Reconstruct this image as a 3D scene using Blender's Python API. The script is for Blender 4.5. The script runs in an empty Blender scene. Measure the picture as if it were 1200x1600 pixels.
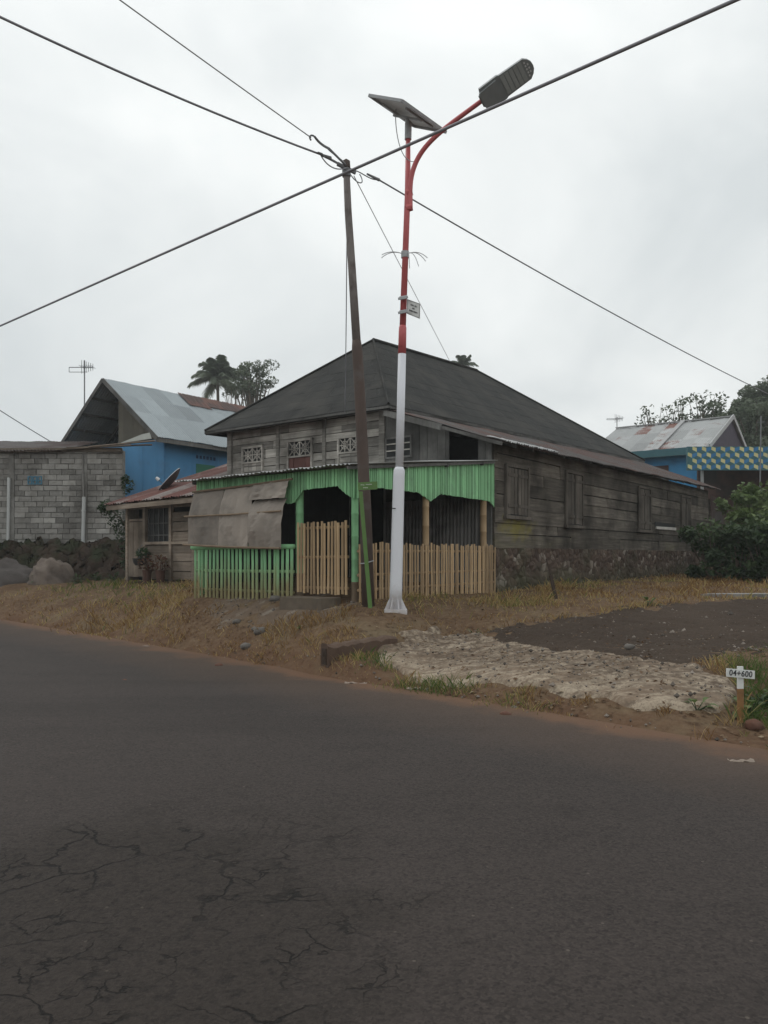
import bpy, math, random
import numpy as np
R = math.radians
S = bpy.context.scene
COL = S.collection
random.seed(7)
rng = np.random.default_rng(7)

# ------------------------------------------------------------------ camera
EYE = 1.55; F = 1200.0; HOR = 868.0          # focal length and horizon in the photograph's pixels
cd = bpy.data.cameras.new('camera'); cam = bpy.data.objects.new('camera', cd); COL.objects.link(cam)
cam.location = (0, 0, EYE); cam.rotation_euler = (R(90), 0, 0)
cd.sensor_fit = 'AUTO'; cd.sensor_width = 36; cd.lens = 27.0; cd.shift_y = 68 / 1600
cd.clip_start = 0.05; cd.clip_end = 3000
S.camera = cam
S.render.resolution_x = 768; S.render.resolution_y = 1024
# ------------------------------------------------------------------ sky, sun, exposure
SUN_EL, SUN_AZ = R(58), R(-50)               # high behind cloud, ahead to the left
w = bpy.data.worlds.new("World"); S.world = w; w.use_nodes = True
nt = w.node_tree; N = nt.nodes; L = nt.links
bg = N['Background']; bg.inputs[1].default_value = 0.1
sky = N.new('ShaderNodeTexSky'); sky.sky_type = 'NISHITA'; sky.sun_disc = False
sky.sun_elevation = SUN_EL; sky.sun_rotation = SUN_AZ
tc = N.new('ShaderNodeTexCoord')
sep = N.new('ShaderNodeSeparateXYZ'); L.new(tc.outputs['Generated'], sep.inputs[0])
mp = N.new('ShaderNodeMapping'); mp.inputs['Scale'].default_value = (1.0, 1.0, 1.5); mp.inputs['Location'].default_value = (3.1, 1.7, .4)
L.new(tc.outputs['Generated'], mp.inputs[0])
nz = N.new('ShaderNodeTexNoise'); nz.inputs['Scale'].default_value = 2.3; nz.inputs['Detail'].default_value = 6; nz.inputs['Roughness'].default_value = .5
nz.inputs['Distortion'].default_value = .35
L.new(mp.outputs[0], nz.inputs['Vector'])
cr = N.new('ShaderNodeValToRGB')
cr.color_ramp.elements[0].position = .36; cr.color_ramp.elements[0].color = (.61, .645, .652, 1)
cr.color_ramp.elements[1].position = .66; cr.color_ramp.elements[1].color = (.84, .862, .852, 1)
L.new(nz.outputs['Fac'], cr.inputs[0])
zr = N.new('ShaderNodeValToRGB')             # overcast: brighter towards the zenith
e = zr.color_ramp.elements
e[0].position = 0; e[0].color = (.96, .96, .96, 1)
e[1].position = 1; e[1].color = (1.22, 1.22, 1.22, 1)
k = e.new(.5); k.color = (1.04, 1.04, 1.04, 1)
L.new(sep.outputs[2], zr.inputs[0])
mu = N.new('ShaderNodeMixRGB'); mu.blend_type = 'MULTIPLY'; mu.inputs[0].default_value = 1
L.new(cr.outputs[0], mu.inputs[1]); L.new(zr.outputs[0], mu.inputs[2])
sc = N.new('ShaderNodeMixRGB'); sc.blend_type = 'MULTIPLY'; sc.inputs[0].default_value = 1
sc.inputs[2].default_value = (12.0, 12.0, 12.0, 1); L.new(mu.outputs[0], sc.inputs[1])
mx = N.new('ShaderNodeMixRGB'); mx.inputs[0].default_value = .96
L.new(sky.outputs[0], mx.inputs[1]); L.new(sc.outputs[0], mx.inputs[2]); L.new(mx.outputs[0], bg.inputs[0])

sd = bpy.data.lights.new('sun', 'SUN'); sun = bpy.data.objects.new('sun', sd); COL.objects.link(sun)
sd.energy = .5; sd.angle = R(25); sd.color = (1, .97, .92)
sun.rotation_euler = (R(90) - SUN_EL, 0, -SUN_AZ + R(180)); sun.location = (-10, 5, 30)
S.view_settings.view_transform = 'Standard'; S.view_settings.look = 'None'
S.view_settings.exposure = 0.0; S.view_settings.gamma = 1

# ------------------------------------------------------------------ helpers: objects
def at(px, d, z=None, py=None):
    """world point on the photograph's column px at depth d, at height z or picture row py"""
    if z is None: z = EYE - (py - HOR) / F * d
    return np.array(((px - 600) / F * d, d, z))

def tag(o, label=None, cat=None, group=None, kind=None):
    if label: o['label'] = label
    if cat: o['category'] = cat
    if group: o['group'] = group
    if kind: o['kind'] = kind
    return o

class MB:
    def __init__(s): s.V = []; s.Fc = []; s.T = []; s.MI = []; s.n = 0
    def add(s, verts, faces, tint=.5, mi=0):
        verts = np.asarray(verts, float).reshape(-1, 3)
        s.V.append(verts)
        o = s.n
        if isinstance(faces, np.ndarray): faces = (faces + o).tolist()
        else: faces = [tuple(i + o for i in f) for f in faces]
        s.Fc += faces
        m = len(faces)
        s.T += (list(tint) if hasattr(tint, '__len__') else [tint] * m)
        s.MI += [mi] * m
        s.n += len(verts); return s
    def box(s, lo, hi, tint=.5, mi=0, jit=0):
        x0, y0, z0 = lo; x1, y1, z1 = hi
        v = np.array([(x0,y0,z0),(x1,y0,z0),(x1,y1,z0),(x0,y1,z0),(x0,y0,z1),(x1,y0,z1),(x1,y1,z1),(x0,y1,z1)], float)
        if jit: v += rng.uniform(-jit, jit, v.shape)
        return s.add(v, [(0,3,2,1),(4,5,6,7),(0,1,5,4),(1,2,6,5),(2,3,7,6),(3,0,4,7)], tint, mi)
    def beam(s, p0, p1, w, h, up=(0,0,1), tint=.5, mi=0, w1=None, h1=None):
        p0 = np.array(p0, float); p1 = np.array(p1, float); d = p1 - p0; d /= np.linalg.norm(d)
        up = np.array(up, float)
        if abs(d @ up) > .97: up = np.array((1., 0, 0))
        a = np.cross(d, up); a /= np.linalg.norm(a); b = np.cross(a, d)
        w1 = w if w1 is None else w1; h1 = h if h1 is None else h1
        v = [p0 - a*w/2 - b*h/2, p0 + a*w/2 - b*h/2, p0 + a*w/2 + b*h/2, p0 - a*w/2 + b*h/2,
             p1 - a*w1/2 - b*h1/2, p1 + a*w1/2 - b*h1/2, p1 + a*w1/2 + b*h1/2, p1 - a*w1/2 + b*h1/2]
        return s.add(v, [(0,1,2,3),(7,6,5,4),(0,4,5,1),(1,5,6,2),(2,6,7,3),(3,7,4,0)], tint, mi)
    def tube(s, pts, rad, n=8, tint=.5, mi=0, cap=True):
        P = np.array(pts, float); m = len(P)
        rad = [rad] * m if not hasattr(rad, '__len__') else rad
        T = np.gradient(P, axis=0); T /= np.linalg.norm(T, axis=1)[:, None] + 1e-12
        up = np.array((0, 0, 1.)) if abs(T[0][2]) < .9 else np.array((1., 0, 0))
        a = np.cross(T[0], up); a /= np.linalg.norm(a)
        V = []
        for i in range(m):
            a = a - T[i] * (a @ T[i]); a /= np.linalg.norm(a); b = np.cross(T[i], a)
            for j in range(n):
                t = 2 * math.pi * j / n
                V.append(P[i] + rad[i] * (a * math.cos(t) + b * math.sin(t)))
        Fs = [(i*n + j, i*n + (j+1) % n, (i+1)*n + (j+1) % n, (i+1)*n + j) for i in range(m-1) for j in range(n)]
        if cap: Fs += [tuple(range(n))[::-1], tuple((m-1)*n + j for j in range(n))]
        return s.add(V, Fs, tint, mi)
    def prism(s, poly, off, tint=.5, mi=0):
        """closed solid: polygon (n,3) pushed along vector off"""
        P = np.array(poly, float); n = len(P); V = np.vstack((P, P + np.array(off, float)))
        Fs = [tuple(range(n))[::-1], tuple(range(n, 2*n))] + [(i, (i+1) % n, n + (i+1) % n, n + i) for i in range(n)]
        return s.add(V, Fs, tint, mi)
    def sheet(s, P, thick, tint=None, mi=0):
        """grid of points (a,b,3) given a thickness; tint (a-1,b-1)"""
        P = np.asarray(P, float); a, b = P.shape[:2]
        du = np.gradient(P, axis=0); dv = np.gradient(P, axis=1)
        nn = np.cross(du, dv); nn /= np.linalg.norm(nn, axis=2)[..., None] + 1e-9
        V = np.vstack((P.reshape(-1, 3), (P - nn * thick).reshape(-1, 3)))
        idx = np.arange(a*b).reshape(a, b)
        q = np.stack((idx[:-1,:-1], idx[1:,:-1], idx[1:,1:], idx[:-1,1:]), -1).reshape(-1, 4)
        q2 = (q + a*b)[:, ::-1]
        rim = np.concatenate((idx[:,0], idx[-1,1:], idx[::-1,-1][1:], idx[0,::-1][1:]))
        r = np.stack((rim[:-1], rim[1:], rim[1:] + a*b, rim[:-1] + a*b), -1)
        if tint is None: t = [.5] * (2*len(q) + len(r))
        else:
            t = np.asarray(tint).reshape(-1).tolist(); t = t + t + [float(np.mean(t))] * len(r)
        return s.add(V, np.vstack((q, q2, r)), t, mi)
    def corr(s, c00, c10, c11, c01, pitch=.09, amp=.013, nv=6, thick=.004, panel=.75, sag=.0, spw=6, lap=True, tj=.3):
        """corrugated sheet: waves run from edge c00-c10, ridges along c00->c01"""
        c00, c10, c11, c01 = [np.array(c, float) for c in (c00, c10, c11, c01)]
        W = np.linalg.norm(c10 - c00); nw = max(1, int(W / pitch)); nu = nw * spw + 1
        u = np.linspace(0, 1, nu)[:, None, None]; v = np.linspace(0, 1, nv + 1)[None, :, None]
        P = (c00*(1-u)*(1-v) + c10*u*(1-v) + c11*u*v + c01*(1-u)*v)
        nrm = np.cross(c10 - c00, c01 - c00); nrm /= np.linalg.norm(nrm)
        wob = .5 * amp * np.sin(u * 37 + v * 5) + .4 * amp * np.sin(u * 91 + 2 + v * 9)
        P = P + nrm * (amp * np.sin(u * nw * 2 * math.pi) + wob - sag * 4 * u * (1-u))
        pj = rng.normal(0, 1, (int(W / panel) + 2))
        sh = rng.uniform(-.02, .05, int(W / panel) + 2)
        pid = np.clip((np.linspace(0, 1, nu) * W / panel).astype(int), 0, len(sh) - 1)
        dv = (c01 - c00); dv = dv / np.linalg.norm(dv)
        P[:, 0, :] -= dv[None, :] * sh[pid][:, None]
        rt = rng.normal(0, 1, (len(pj), 3))
        tint = np.zeros((nu - 1, nv))
        for j in range(nv): tint[:, j] = np.clip(.5 + .5 * tj * pj[pid[:-1]] * .4 + tj * .4 * rt[pid[:-1], min(2, int(j / nv * 3))], .02, .98)
        return s.sheet(P, thick, tint)
    def leaves(s, C, size, tint, up=.5, aspect=.5, droop=0, dirs=None):
        """leaf-shaped quads at points C (n,3)"""
        C = np.asarray(C, float); n = len(C)
        d = rng.normal(0, 1, (n, 3)) if dirs is None else np.asarray(dirs, float) + rng.normal(0, .25, (n, 3))
        d[:, 2] = d[:, 2] * (1 - up) - droop
        d /= np.linalg.norm(d, axis=1)[:, None] + 1e-9
        nn = rng.normal(0, 1, (n, 3)); nn[:, 2] = np.abs(nn[:, 2]) + up * 2
        a = np.cross(d, nn); a /= np.linalg.norm(a, axis=1)[:, None] + 1e-9
        nn = np.cross(a, d)
        l = (size * rng.uniform(.6, 1.35, n))[:, None]
        p0 = C - d * l * .5; p2 = C + d * l * .5; m = C - d * l * .08
        V = np.stack((p0, m + a*l*aspect*.5 + nn*l*.07, p2, m - a*l*aspect*.5 + nn*l*.07), 1).reshape(-1, 3)
        i = np.arange(n)[:, None] * 4
        return s.add(V, np.hstack((i, i+1, i+2, i+3)), tint if hasattr(tint, '__len__') else [tint] * n)
    def build(s, name, mat, parent=None, loc=None, rz=0, smooth=False):
        me = bpy.data.meshes.new(name)
        V = np.vstack(s.V)
        me.from_pydata(V.tolist(), [], s.Fc)
        at_ = me.attributes.new('tint', 'FLOAT', 'FACE'); at_.data.foreach_set('value', np.array(s.T, np.float32))
        for m in (mat if isinstance(mat, (list, tuple)) else [mat]): me.materials.append(m)
        if max(s.MI) > 0: me.polygons.foreach_set('material_index', s.MI)
        if smooth: me.polygons.foreach_set('use_smooth', [True] * len(me.polygons))
        me.update()
        o = bpy.data.objects.new(name, me); COL.objects.link(o)
        if parent: o.parent = parent
        if loc is not None: o.location = loc
        o.rotation_euler.z = rz
        return o

def thing(name, label, cat, loc=(0, 0, 0), rz=0, group=None):
    o = bpy.data.objects.new(name, None); COL.objects.link(o)
    o.location = loc; o.rotation_euler.z = rz; o.empty_display_size = .2
    return tag(o, label, cat, group)

# ------------------------------------------------------------------ helpers: materials
class NT:
    def __init__(s, name):
        s.m = bpy.data.materials.new(name); s.m.use_nodes = True
        s.t = s.m.node_tree; s.N = s.t.nodes; s.L = s.t.links
        s.b = s.N['Principled BSDF']; s.tc = s.N.new('ShaderNodeTexCoord')
    def lk(s, a, b): s.L.new(a, b)
    def val(s, x, sock):
        if hasattr(x, 'is_output'): s.lk(x, sock)
        else: sock.default_value = x
    def map(s, scale=(1,1,1), loc=(0,0,0), rot=(0,0,0), src='Object'):
        n = s.N.new('ShaderNodeMapping'); n.inputs['Scale'].default_value = scale; n.inputs['Location'].default_value = loc
        n.inputs['Rotation'].default_value = rot; s.lk(s.tc.outputs[src], n.inputs[0]); return n.outputs[0]
    def noise(s, v, scale, det=4, rough=.55, dist=0):
        n = s.N.new('ShaderNodeTexNoise'); s.lk(v, n.inputs['Vector']); n.inputs['Scale'].default_value = scale
        n.inputs['Detail'].default_value = det; n.inputs['Roughness'].default_value = rough; n.inputs['Distortion'].default_value = dist
        return n.outputs['Fac']
    def voro(s, v, scale, feat='F1', out='Distance'):
        n = s.N.new('ShaderNodeTexVoronoi'); n.feature = feat; s.lk(v, n.inputs['Vector']); n.inputs['Scale'].default_value = scale
        return n.outputs[out]
    def ramp(s, f, stops):
        n = s.N.new('ShaderNodeValToRGB'); e = n.color_ramp.elements
        while len(e) < len(stops): e.new(.5)
        for k, (p, c) in zip(e, stops): k.position = p; k.color = (*c, 1) if len(c) == 3 else c
        s.val(f, n.inputs[0]); return n.outputs[0]
    def step(s, f, a, b):
        n = s.N.new('ShaderNodeMapRange'); n.inputs[1].default_value = a; n.inputs[2].default_value = b
        s.val(f, n.inputs[0]); return n.outputs[0]
    def mix(s, f, a, b, mode='MIX'):
        n = s.N.new('ShaderNodeMixRGB'); n.blend_type = mode; s.val(f, n.inputs[0])
        for x, k in ((a, 1), (b, 2)):
            if isinstance(x, tuple): n.inputs[k].default_value = (*x[:3], 1)
            else: s.lk(x, n.inputs[k])
        return n.outputs[0]
    def math(s, op, a, b=0):
        n = s.N.new('ShaderNodeMath'); n.operation = op; s.val(a, n.inputs[0]); s.val(b, n.inputs[1]); return n.outputs[0]
    def attr(s, name='tint'):
        n = s.N.new('ShaderNodeAttribute'); n.attribute_name = name; return n.outputs['Fac']
    def sepz(s, v, k=2):
        n = s.N.new('ShaderNodeSeparateXYZ'); s.lk(v, n.inputs[0]); return n.outputs[k]
    def tinted(s, c, amt):
        t = s.attr(); g = s.math('ADD', s.math('MULTIPLY', s.math('SUBTRACT', t, .5), 2 * amt), 1.0)
        n = s.N.new('ShaderNodeCombineXYZ')
        for i in range(3): s.lk(g, n.inputs[i])
        return s.mix(1.0, c, n.outputs[0], 'MULTIPLY')
    def done(s, c, rough=.85, bump=None, bs=.3, bd=.01, spec=.3, metal=0):
        if isinstance(c, tuple): s.b.inputs['Base Color'].default_value = (*c, 1)
        else: s.lk(c, s.b.inputs['Base Color'])
        s.val(rough, s.b.inputs['Roughness']); s.b.inputs['Specular IOR Level'].default_value = spec
        s.b.inputs['Metallic'].default_value = metal
        if bump is not None:
            n = s.N.new('ShaderNodeBump'); n.inputs['Strength'].default_value = bs; n.inputs['Distance'].default_value = bd
            s.lk(bump, n.inputs['Height']); s.lk(n.outputs[0], s.b.inputs['Normal'])
        return s.m

def simple(name, c1, c2, scale=6, stretch=(1,1,1), rough=.8, tint=.25, bs=.3, stain=None, sscale=1.2, sth=(.5,.65), det=5, spec=.3, metal=0, bd=.01):
    t = NT(name); v = t.map(stretch)
    f = t.noise(v, scale, det); c = t.mix(t.step(f, .3, .7), c1, c2)
    if stain: c = t.mix(t.step(t.noise(t.map(), sscale, 5, .6), *sth), c, stain)
    return t.done(t.tinted(c, tint), rough, t.noise(v, scale * 4, 4), bs, bd, spec, metal)

def planks_mat(name, c1, c2, c3, axis, tint=.35, lichen=False):
    """weathered boards, the grain stretched along axis"""
    st = [9, 9, 9]; st[axis] = .5
    t = NT(name); v = t.map(tuple(st))
    g = t.noise(v, 2.2, 7, .65, .4); c = t.ramp(g, [(.25, c1), (.5, c2), (.75, c3)])
    big = t.noise(t.map(), .9, 5, .6)
    c = t.mix(t.step(big, .42, .68), c, tuple(x * .5 for x in c1))
    if lichen:
        p = t.map(loc=(0, -1.05, -2.16)); n = t.N.new('ShaderNodeVectorMath'); n.operation = 'LENGTH'
        m2 = t.map(loc=(0, -1.0 / 1.6, -2.17 * 1.8), scale=(1, 1 / 1.6, 1.8)); t.lk(m2, n.inputs[0])
        d = t.math('ADD', n.outputs['Value'], t.math('MULTIPLY', t.noise(t.map(), 5, 4), 1.0))
        c = t.mix(t.math('MULTIPLY', t.step(d, 1.08, .58), .7), c, (.19, .165, .03))
        gr = t.math('MULTIPLY', t.step(t.noise(t.map(scale=(1, .5, 2), loc=(3, 1, 0)), 1.1, 4), .55, .75), t.step(t.sepz(t.map()), 2.6, 1.8))
        c = t.mix(t.math('MULTIPLY', gr, .4), c, (.12, .115, .05))
    return t.done(t.tinted(c, tint), .9, g, .5, .012, .15)

def metal_mat(name, zinc, zinc2, rust, rust2, amount, tint=.45, scale=.9, rough=.6):
    """old corrugated iron: grey zinc with rust in patches"""
    t = NT(name); v = t.map()
    z = t.mix(t.noise(v, 3, 5), zinc, zinc2)
    r = t.mix(t.noise(v, 9, 5, .7), rust, rust2)
    f = t.math('ADD', t.noise(v, scale, 7, .62), t.math('MULTIPLY', t.math('SUBTRACT', t.attr(), .5), .45))
    k = t.step(f, amount + .07, amount - .05)
    c = t.mix(k, r, z)
    c = t.mix(t.math('MULTIPLY', t.step(t.noise(v, 26, 3), .52, .75), .35), c, (.03, .028, .026))
    return t.done(t.tinted(c, tint * .6), rough, t.noise(v, 30, 3), .15, .004, .35)

WHITE = simple('white_paint', (.74, .75, .79), (.66, .67, .71), 3, (1, 1, .4), .42, 0, .05, stain=(.44, .42, .40), sscale=5, sth=(.60, .80), spec=.4)
def white_pole():
    t = NT('white_pole_paint'); v = t.map((1, 1, .4)); c = t.mix(t.noise(v, 3, 5), (.74, .75, .79), (.67, .68, .72))
    c = t.mix(t.math('MULTIPLY', t.step(t.noise(t.map((1, 1, .15)), 9, 5, .6), .58, .80), .45), c, (.48, .46, .44))
    mz = t.math('ADD', t.sepz(t.map()), t.math('MULTIPLY', t.noise(t.map(), 7, 5, .65), .9))
    c = t.mix(t.math('MULTIPLY', t.step(mz, .80, .30), .6), c, (.30, .22, .16))
    return t.done(c, .45, t.noise(v, 14, 3), .05, .004, .4)
WPOLE = white_pole()
REDP = simple('red_paint', (.57, .135, .14), (.50, .115, .12), 3, (1, 1, .4), .45, 0, .05, stain=(.30, .07, .07), sscale=6, sth=(.6, .8), spec=.4)
GREYM = simple('grey_metal', (.20, .21, .22), (.15, .155, .16), 8, rough=.5, tint=.1, bs=.05)
GALV = simple('galvanised_steel', (.42, .43, .44), (.32, .33, .34), 20, rough=.45, tint=.1, bs=.03)
BLACKC = simple('black_cable', (.22, .22, .245), (.26, .26, .28), 8, rough=.55, tint=0, bs=.05)  # lightened: glare against the bright sky put into the colour
GREYC = simple('grey_cable', (.34, .345, .355), (.38, .38, .39), 8, rough=.55, tint=0, bs=.05)  # sky glare lightens this base colour too
RUSTP = simple('rust_brown_pole', (.072, .052, .045), (.105, .075, .062), 4, (1, 1, .25), .75, .1, .3, stain=(.13, .12, .112), sscale=2.2, sth=(.55, .75))
GREYP = simple('grey_pole', (.23, .205, .195), (.175, .155, .145), 4, (1, 1, .25), .7, .1, .3, stain=(.07, .05, .042), sscale=3, sth=(.5, .7))  # raised base colour carries the pale sky glare at the pole top
GREEN = simple('mint_paint', (.27, .55, .285), (.22, .47, .24), 3, (1, 1, .25), .75, .36, .25, stain=(.19, .35, .20), sscale=3.2, sth=(.48, .75))
BAMB = simple('natural_bamboo', (.43, .305, .175), (.31, .21, .118), 5, (1, 1, .3), .6, .42, .2, stain=(.22, .145, .075), sscale=3.5, sth=(.58, .85))
SIGNG = simple('sign_green', (.115, .215, .06), (.09, .17, .05), 5, rough=.5, tint=.1, bs=.05)
SIGNW = simple('sign_white', (.70, .71, .69), (.62, .63, .61), 9, rough=.5, tint=0, bs=.03, stain=(.45, .42, .36), sscale=9, sth=(.62, .8))
INK = simple('sign_ink', (.035, .036, .04), (.05, .05, .055), 9, rough=.6, tint=0, bs=.02)
DARK = simple('interior_shade', (.02, .021, .021), (.03, .031, .031), 5, rough=.9, tint=.1, bs=.1)  # near-black stands in for the shade inside rooms and openings
MAT_ = simple('woven_mat', (.33, .285, .245), (.265, .232, .20), 2.2, (1, 1, 1), .9, .28, .4, stain=(.175, .155, .135), sscale=2.0, sth=(.48, .72))
CONC = simple('old_concrete', (.27, .26, .245), (.20, .19, .178), 6, rough=.92, tint=.2, bs=.5, stain=(.10, .095, .085), sscale=1.6, sth=(.5, .68), bd=.02)
BARK = simple('bark', (.10, .08, .06), (.15, .125, .10), 6, (1, 1, .3), .9, .2, .5)
STRAW = simple('dry_wood', (.24, .18, .125), (.17, .125, .085), 6, rough=.9, tint=.2)

def picket_mat():
    t = NT('worn_mint_bamboo'); v = t.map((1, 1, .3))
    g = t.mix(t.noise(v, 4, 4), (.28, .56, .295), (.22, .47, .245))
    b = t.mix(t.noise(v, 5, 5), (.27, .26, .125), (.19, .15, .075))
    z = t.math('ADD', t.sepz(t.map()), t.math('MULTIPLY', t.math('SUBTRACT', t.noise(t.map((3, 3, 1.2)), 3, 5, .65), .5), .8))
    c = t.mix(t.step(z, 1.50, .95), g, b)
    return t.done(t.tinted(c, .3), .75, t.noise(v, 20, 3), .2)
PICK = picket_mat()
WOODG = planks_mat('grey_boards', (.19, .177, .157), (.36, .343, .31), (.54, .52, .48), 0, .55)
WOODV = planks_mat('grey_upright_boards', (.10, .098, .092), (.15, .148, .14), (.20, .198, .19), 2, .4)
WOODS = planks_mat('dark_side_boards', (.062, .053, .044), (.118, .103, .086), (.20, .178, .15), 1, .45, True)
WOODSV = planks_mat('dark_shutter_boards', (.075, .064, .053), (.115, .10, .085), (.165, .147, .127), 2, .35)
WOODA = planks_mat('annex_boards', (.16, .128, .098), (.245, .20, .16), (.32, .27, .222), 0, .4)
WOODAV = planks_mat('annex_door_boards', (.15, .12, .092), (.21, .17, .135), (.27, .225, .185), 2, .3)
ROOFT = simple('dark_roof_tiles', (.019, .0195, .019), (.034, .034, .032), 2.4, rough=.92, tint=.14, bs=.9, stain=(.054, .051, .045), sscale=.9, sth=(.46, .74), spec=.25)
RUSTR = metal_mat('rusty_skirt_iron', (.095, .085, .08), (.06, .053, .05), (.105, .048, .036), (.05, .031, .027), .50)
RUSTA = metal_mat('rusty_annex_iron', (.30, .25, .23), (.20, .16, .145), (.14, .042, .03), (.085, .034, .027), .40)
ZINCP = metal_mat('porch_iron', (.42, .42, .42), (.32, .32, .32), (.14, .075, .055), (.09, .05, .04), .66)
ZINCB = metal_mat('pale_zinc', (.34, .38, .40), (.285, .32, .335), (.15, .07, .05), (.10, .055, .045), .95, scale=.55)
ZINCR = metal_mat('patched_zinc', (.42, .43, .43), (.33, .335, .335), (.20, .10, .08), (.15, .075, .06), .66, scale=.8)
RUSTD = metal_mat('dark_rusty_iron', (.11, .095, .09), (.085, .07, .068), (.07, .04, .034), (.05, .033, .03), .5)
BLUE = simple('blue_paint', (.105, .30, .53), (.08, .25, .46), 1.3, (1, 1, .35), .75, .2, .2, stain=(.09, .17, .27), sscale=.9, sth=(.48, .8))
BLUE2 = simple('azure_paint', (.065, .30, .56), (.055, .25, .48), 2, (1, 1, .5), .7, .15, .1, stain=(.05, .13, .24), sscale=.8, sth=(.55, .8))
BLOCK = simple('concrete_block', (.33, .32, .30), (.23, .22, .20), 5, rough=.95, tint=.42, bs=.9, stain=(.115, .107, .096), sscale=.6, sth=(.46, .66), bd=.02)
MORT = simple('mortar', (.12, .113, .105), (.085, .08, .073), 8, rough=.95, tint=.2, bs=.6)
EARTH = simple('earth_bank', (.040, .029, .022), (.065, .043, .031), 2.5, rough=.95, tint=.3, bs=.8, stain=(.030, .036, .018), sscale=1.2, sth=(.48, .62), bd=.05)
SOLAR = simple('solar_backsheet', (.70, .72, .71), (.64, .66, .65), 4, rough=.5, tint=.1, bs=.02)
CELL = simple('solar_cells', (.01, .016, .035), (.014, .02, .045), 4, rough=.15, tint=.1, bs=.0)
LAMPG = simple('lamp_grey', (.25, .27, .275), (.22, .24, .245), 9, rough=.45, tint=.1, bs=.03)  # body grey lightened to carry the glare of the sky behind
LED = simple('led_lens', (.36, .39, .39), (.31, .34, .34), 30, rough=.3, tint=.15, bs=.03)
TEAL = simple('teal_fascia', (.06, .145, .165), (.05, .125, .145), 4, rough=.8, tint=.1)

def leaf_mat(name, stops, rough=.6):
    t = NT(name); c = t.ramp(t.attr(), stops)
    m = t.done(c, rough, spec=.3)
    tr = t.N.new('ShaderNodeBsdfTranslucent'); t.lk(c, tr.inputs[0]); ms = t.N.new('ShaderNodeMixShader'); ms.inputs[0].default_value = .3
    o = t.N['Material Output']; t.lk(t.b.outputs[0], ms.inputs[1]); t.lk(tr.outputs[0], ms.inputs[2]); t.lk(ms.outputs[0], o.inputs[0])
    return m
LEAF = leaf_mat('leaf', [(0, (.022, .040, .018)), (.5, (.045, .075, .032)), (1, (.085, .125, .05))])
LEAFY = leaf_mat('young_leaf', [(0, (.055, .09, .028)), (.5, (.105, .155, .05)), (1, (.17, .22, .085))])
LEAFF = leaf_mat('hazed_far_leaf', [(0, (.065, .085, .055)), (.5, (.115, .145, .095)), (1, (.17, .20, .135))])  # paler than the near leaves: distance haze put into the colour
GRASS = leaf_mat('grass', [(0, (.15, .075, .026)), (.35, (.32, .205, .088)), (.6, (.47, .36, .165)), (.78, (.22, .205, .06)), (1, (.08, .13, .03))], .8)
LITTER = leaf_mat('leaf_litter', [(0, (.06, .034, .02)), (.5, (.15, .09, .05)), (1, (.36, .29, .2))], .85)

def stone_wall_mat():
    t = NT('stone_foundation'); v = t.map((1, 1, 1.25)); 
    vc = t.voro(v, 5.2, 'F1', 'Color'); e = t.voro(v, 5.2, 'DISTANCE_TO_EDGE')
    g = t.sepz(vc, 0)
    c = t.ramp(g, [(.0, (.066, .046, .037)), (.45, (.11, .078, .061)), (.80, (.135, .10, .078)), (.98, (.27, .235, .20))])
    c = t.mix(t.step(e, .05, .0), c, (.05, .037, .03))
    c = t.mix(t.math('MULTIPLY', t.step(t.noise(t.map(), .8, 5, .6), .46, .64), .7), c, (.06, .042, .034))
    c = t.mix(t.math('MULTIPLY', t.step(t.math('ADD', t.sepz(t.map()), t.math('MULTIPLY', t.noise(t.map(), 4, 5), .5)), 1.55, 1.1), .6), c, (.058, .062, .034))
    c = t.mix(t.math('MULTIPLY', t.step(t.noise(t.map(loc=(2, 2, 5)), 1.4, 5), .5, .7), .6), c, (.055, .06, .032))
    h = t.math('ADD', t.math('MULTIPLY', e, 1.4), t.math('MULTIPLY', t.noise(v, 14, 4), .25))
    return t.done(c, .95, h, .8, .06, .15)
STONEW = stone_wall_mat()

# ------------------------------------------------------------------ terrain height
def vnoise(x, y, seed, scale):
    """smooth value noise on arrays"""
    r = np.random.default_rng(seed); G = r.uniform(-1, 1, (64, 64))
    x = np.asarray(x) * scale; y = np.asarray(y) * scale
    xi = np.floor(x).astype(int); yi = np.floor(y).astype(int); fx = x - xi; fy = y - yi
    fx = fx*fx*(3-2*fx); fy = fy*fy*(3-2*fy)
    g = lambda a, b: G[a % 64, b % 64]
    return (g(xi,yi)*(1-fx) + g(xi+1,yi)*fx)*(1-fy) + (g(xi,yi+1)*(1-fx) + g(xi+1,yi+1)*fx)*fy

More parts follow.
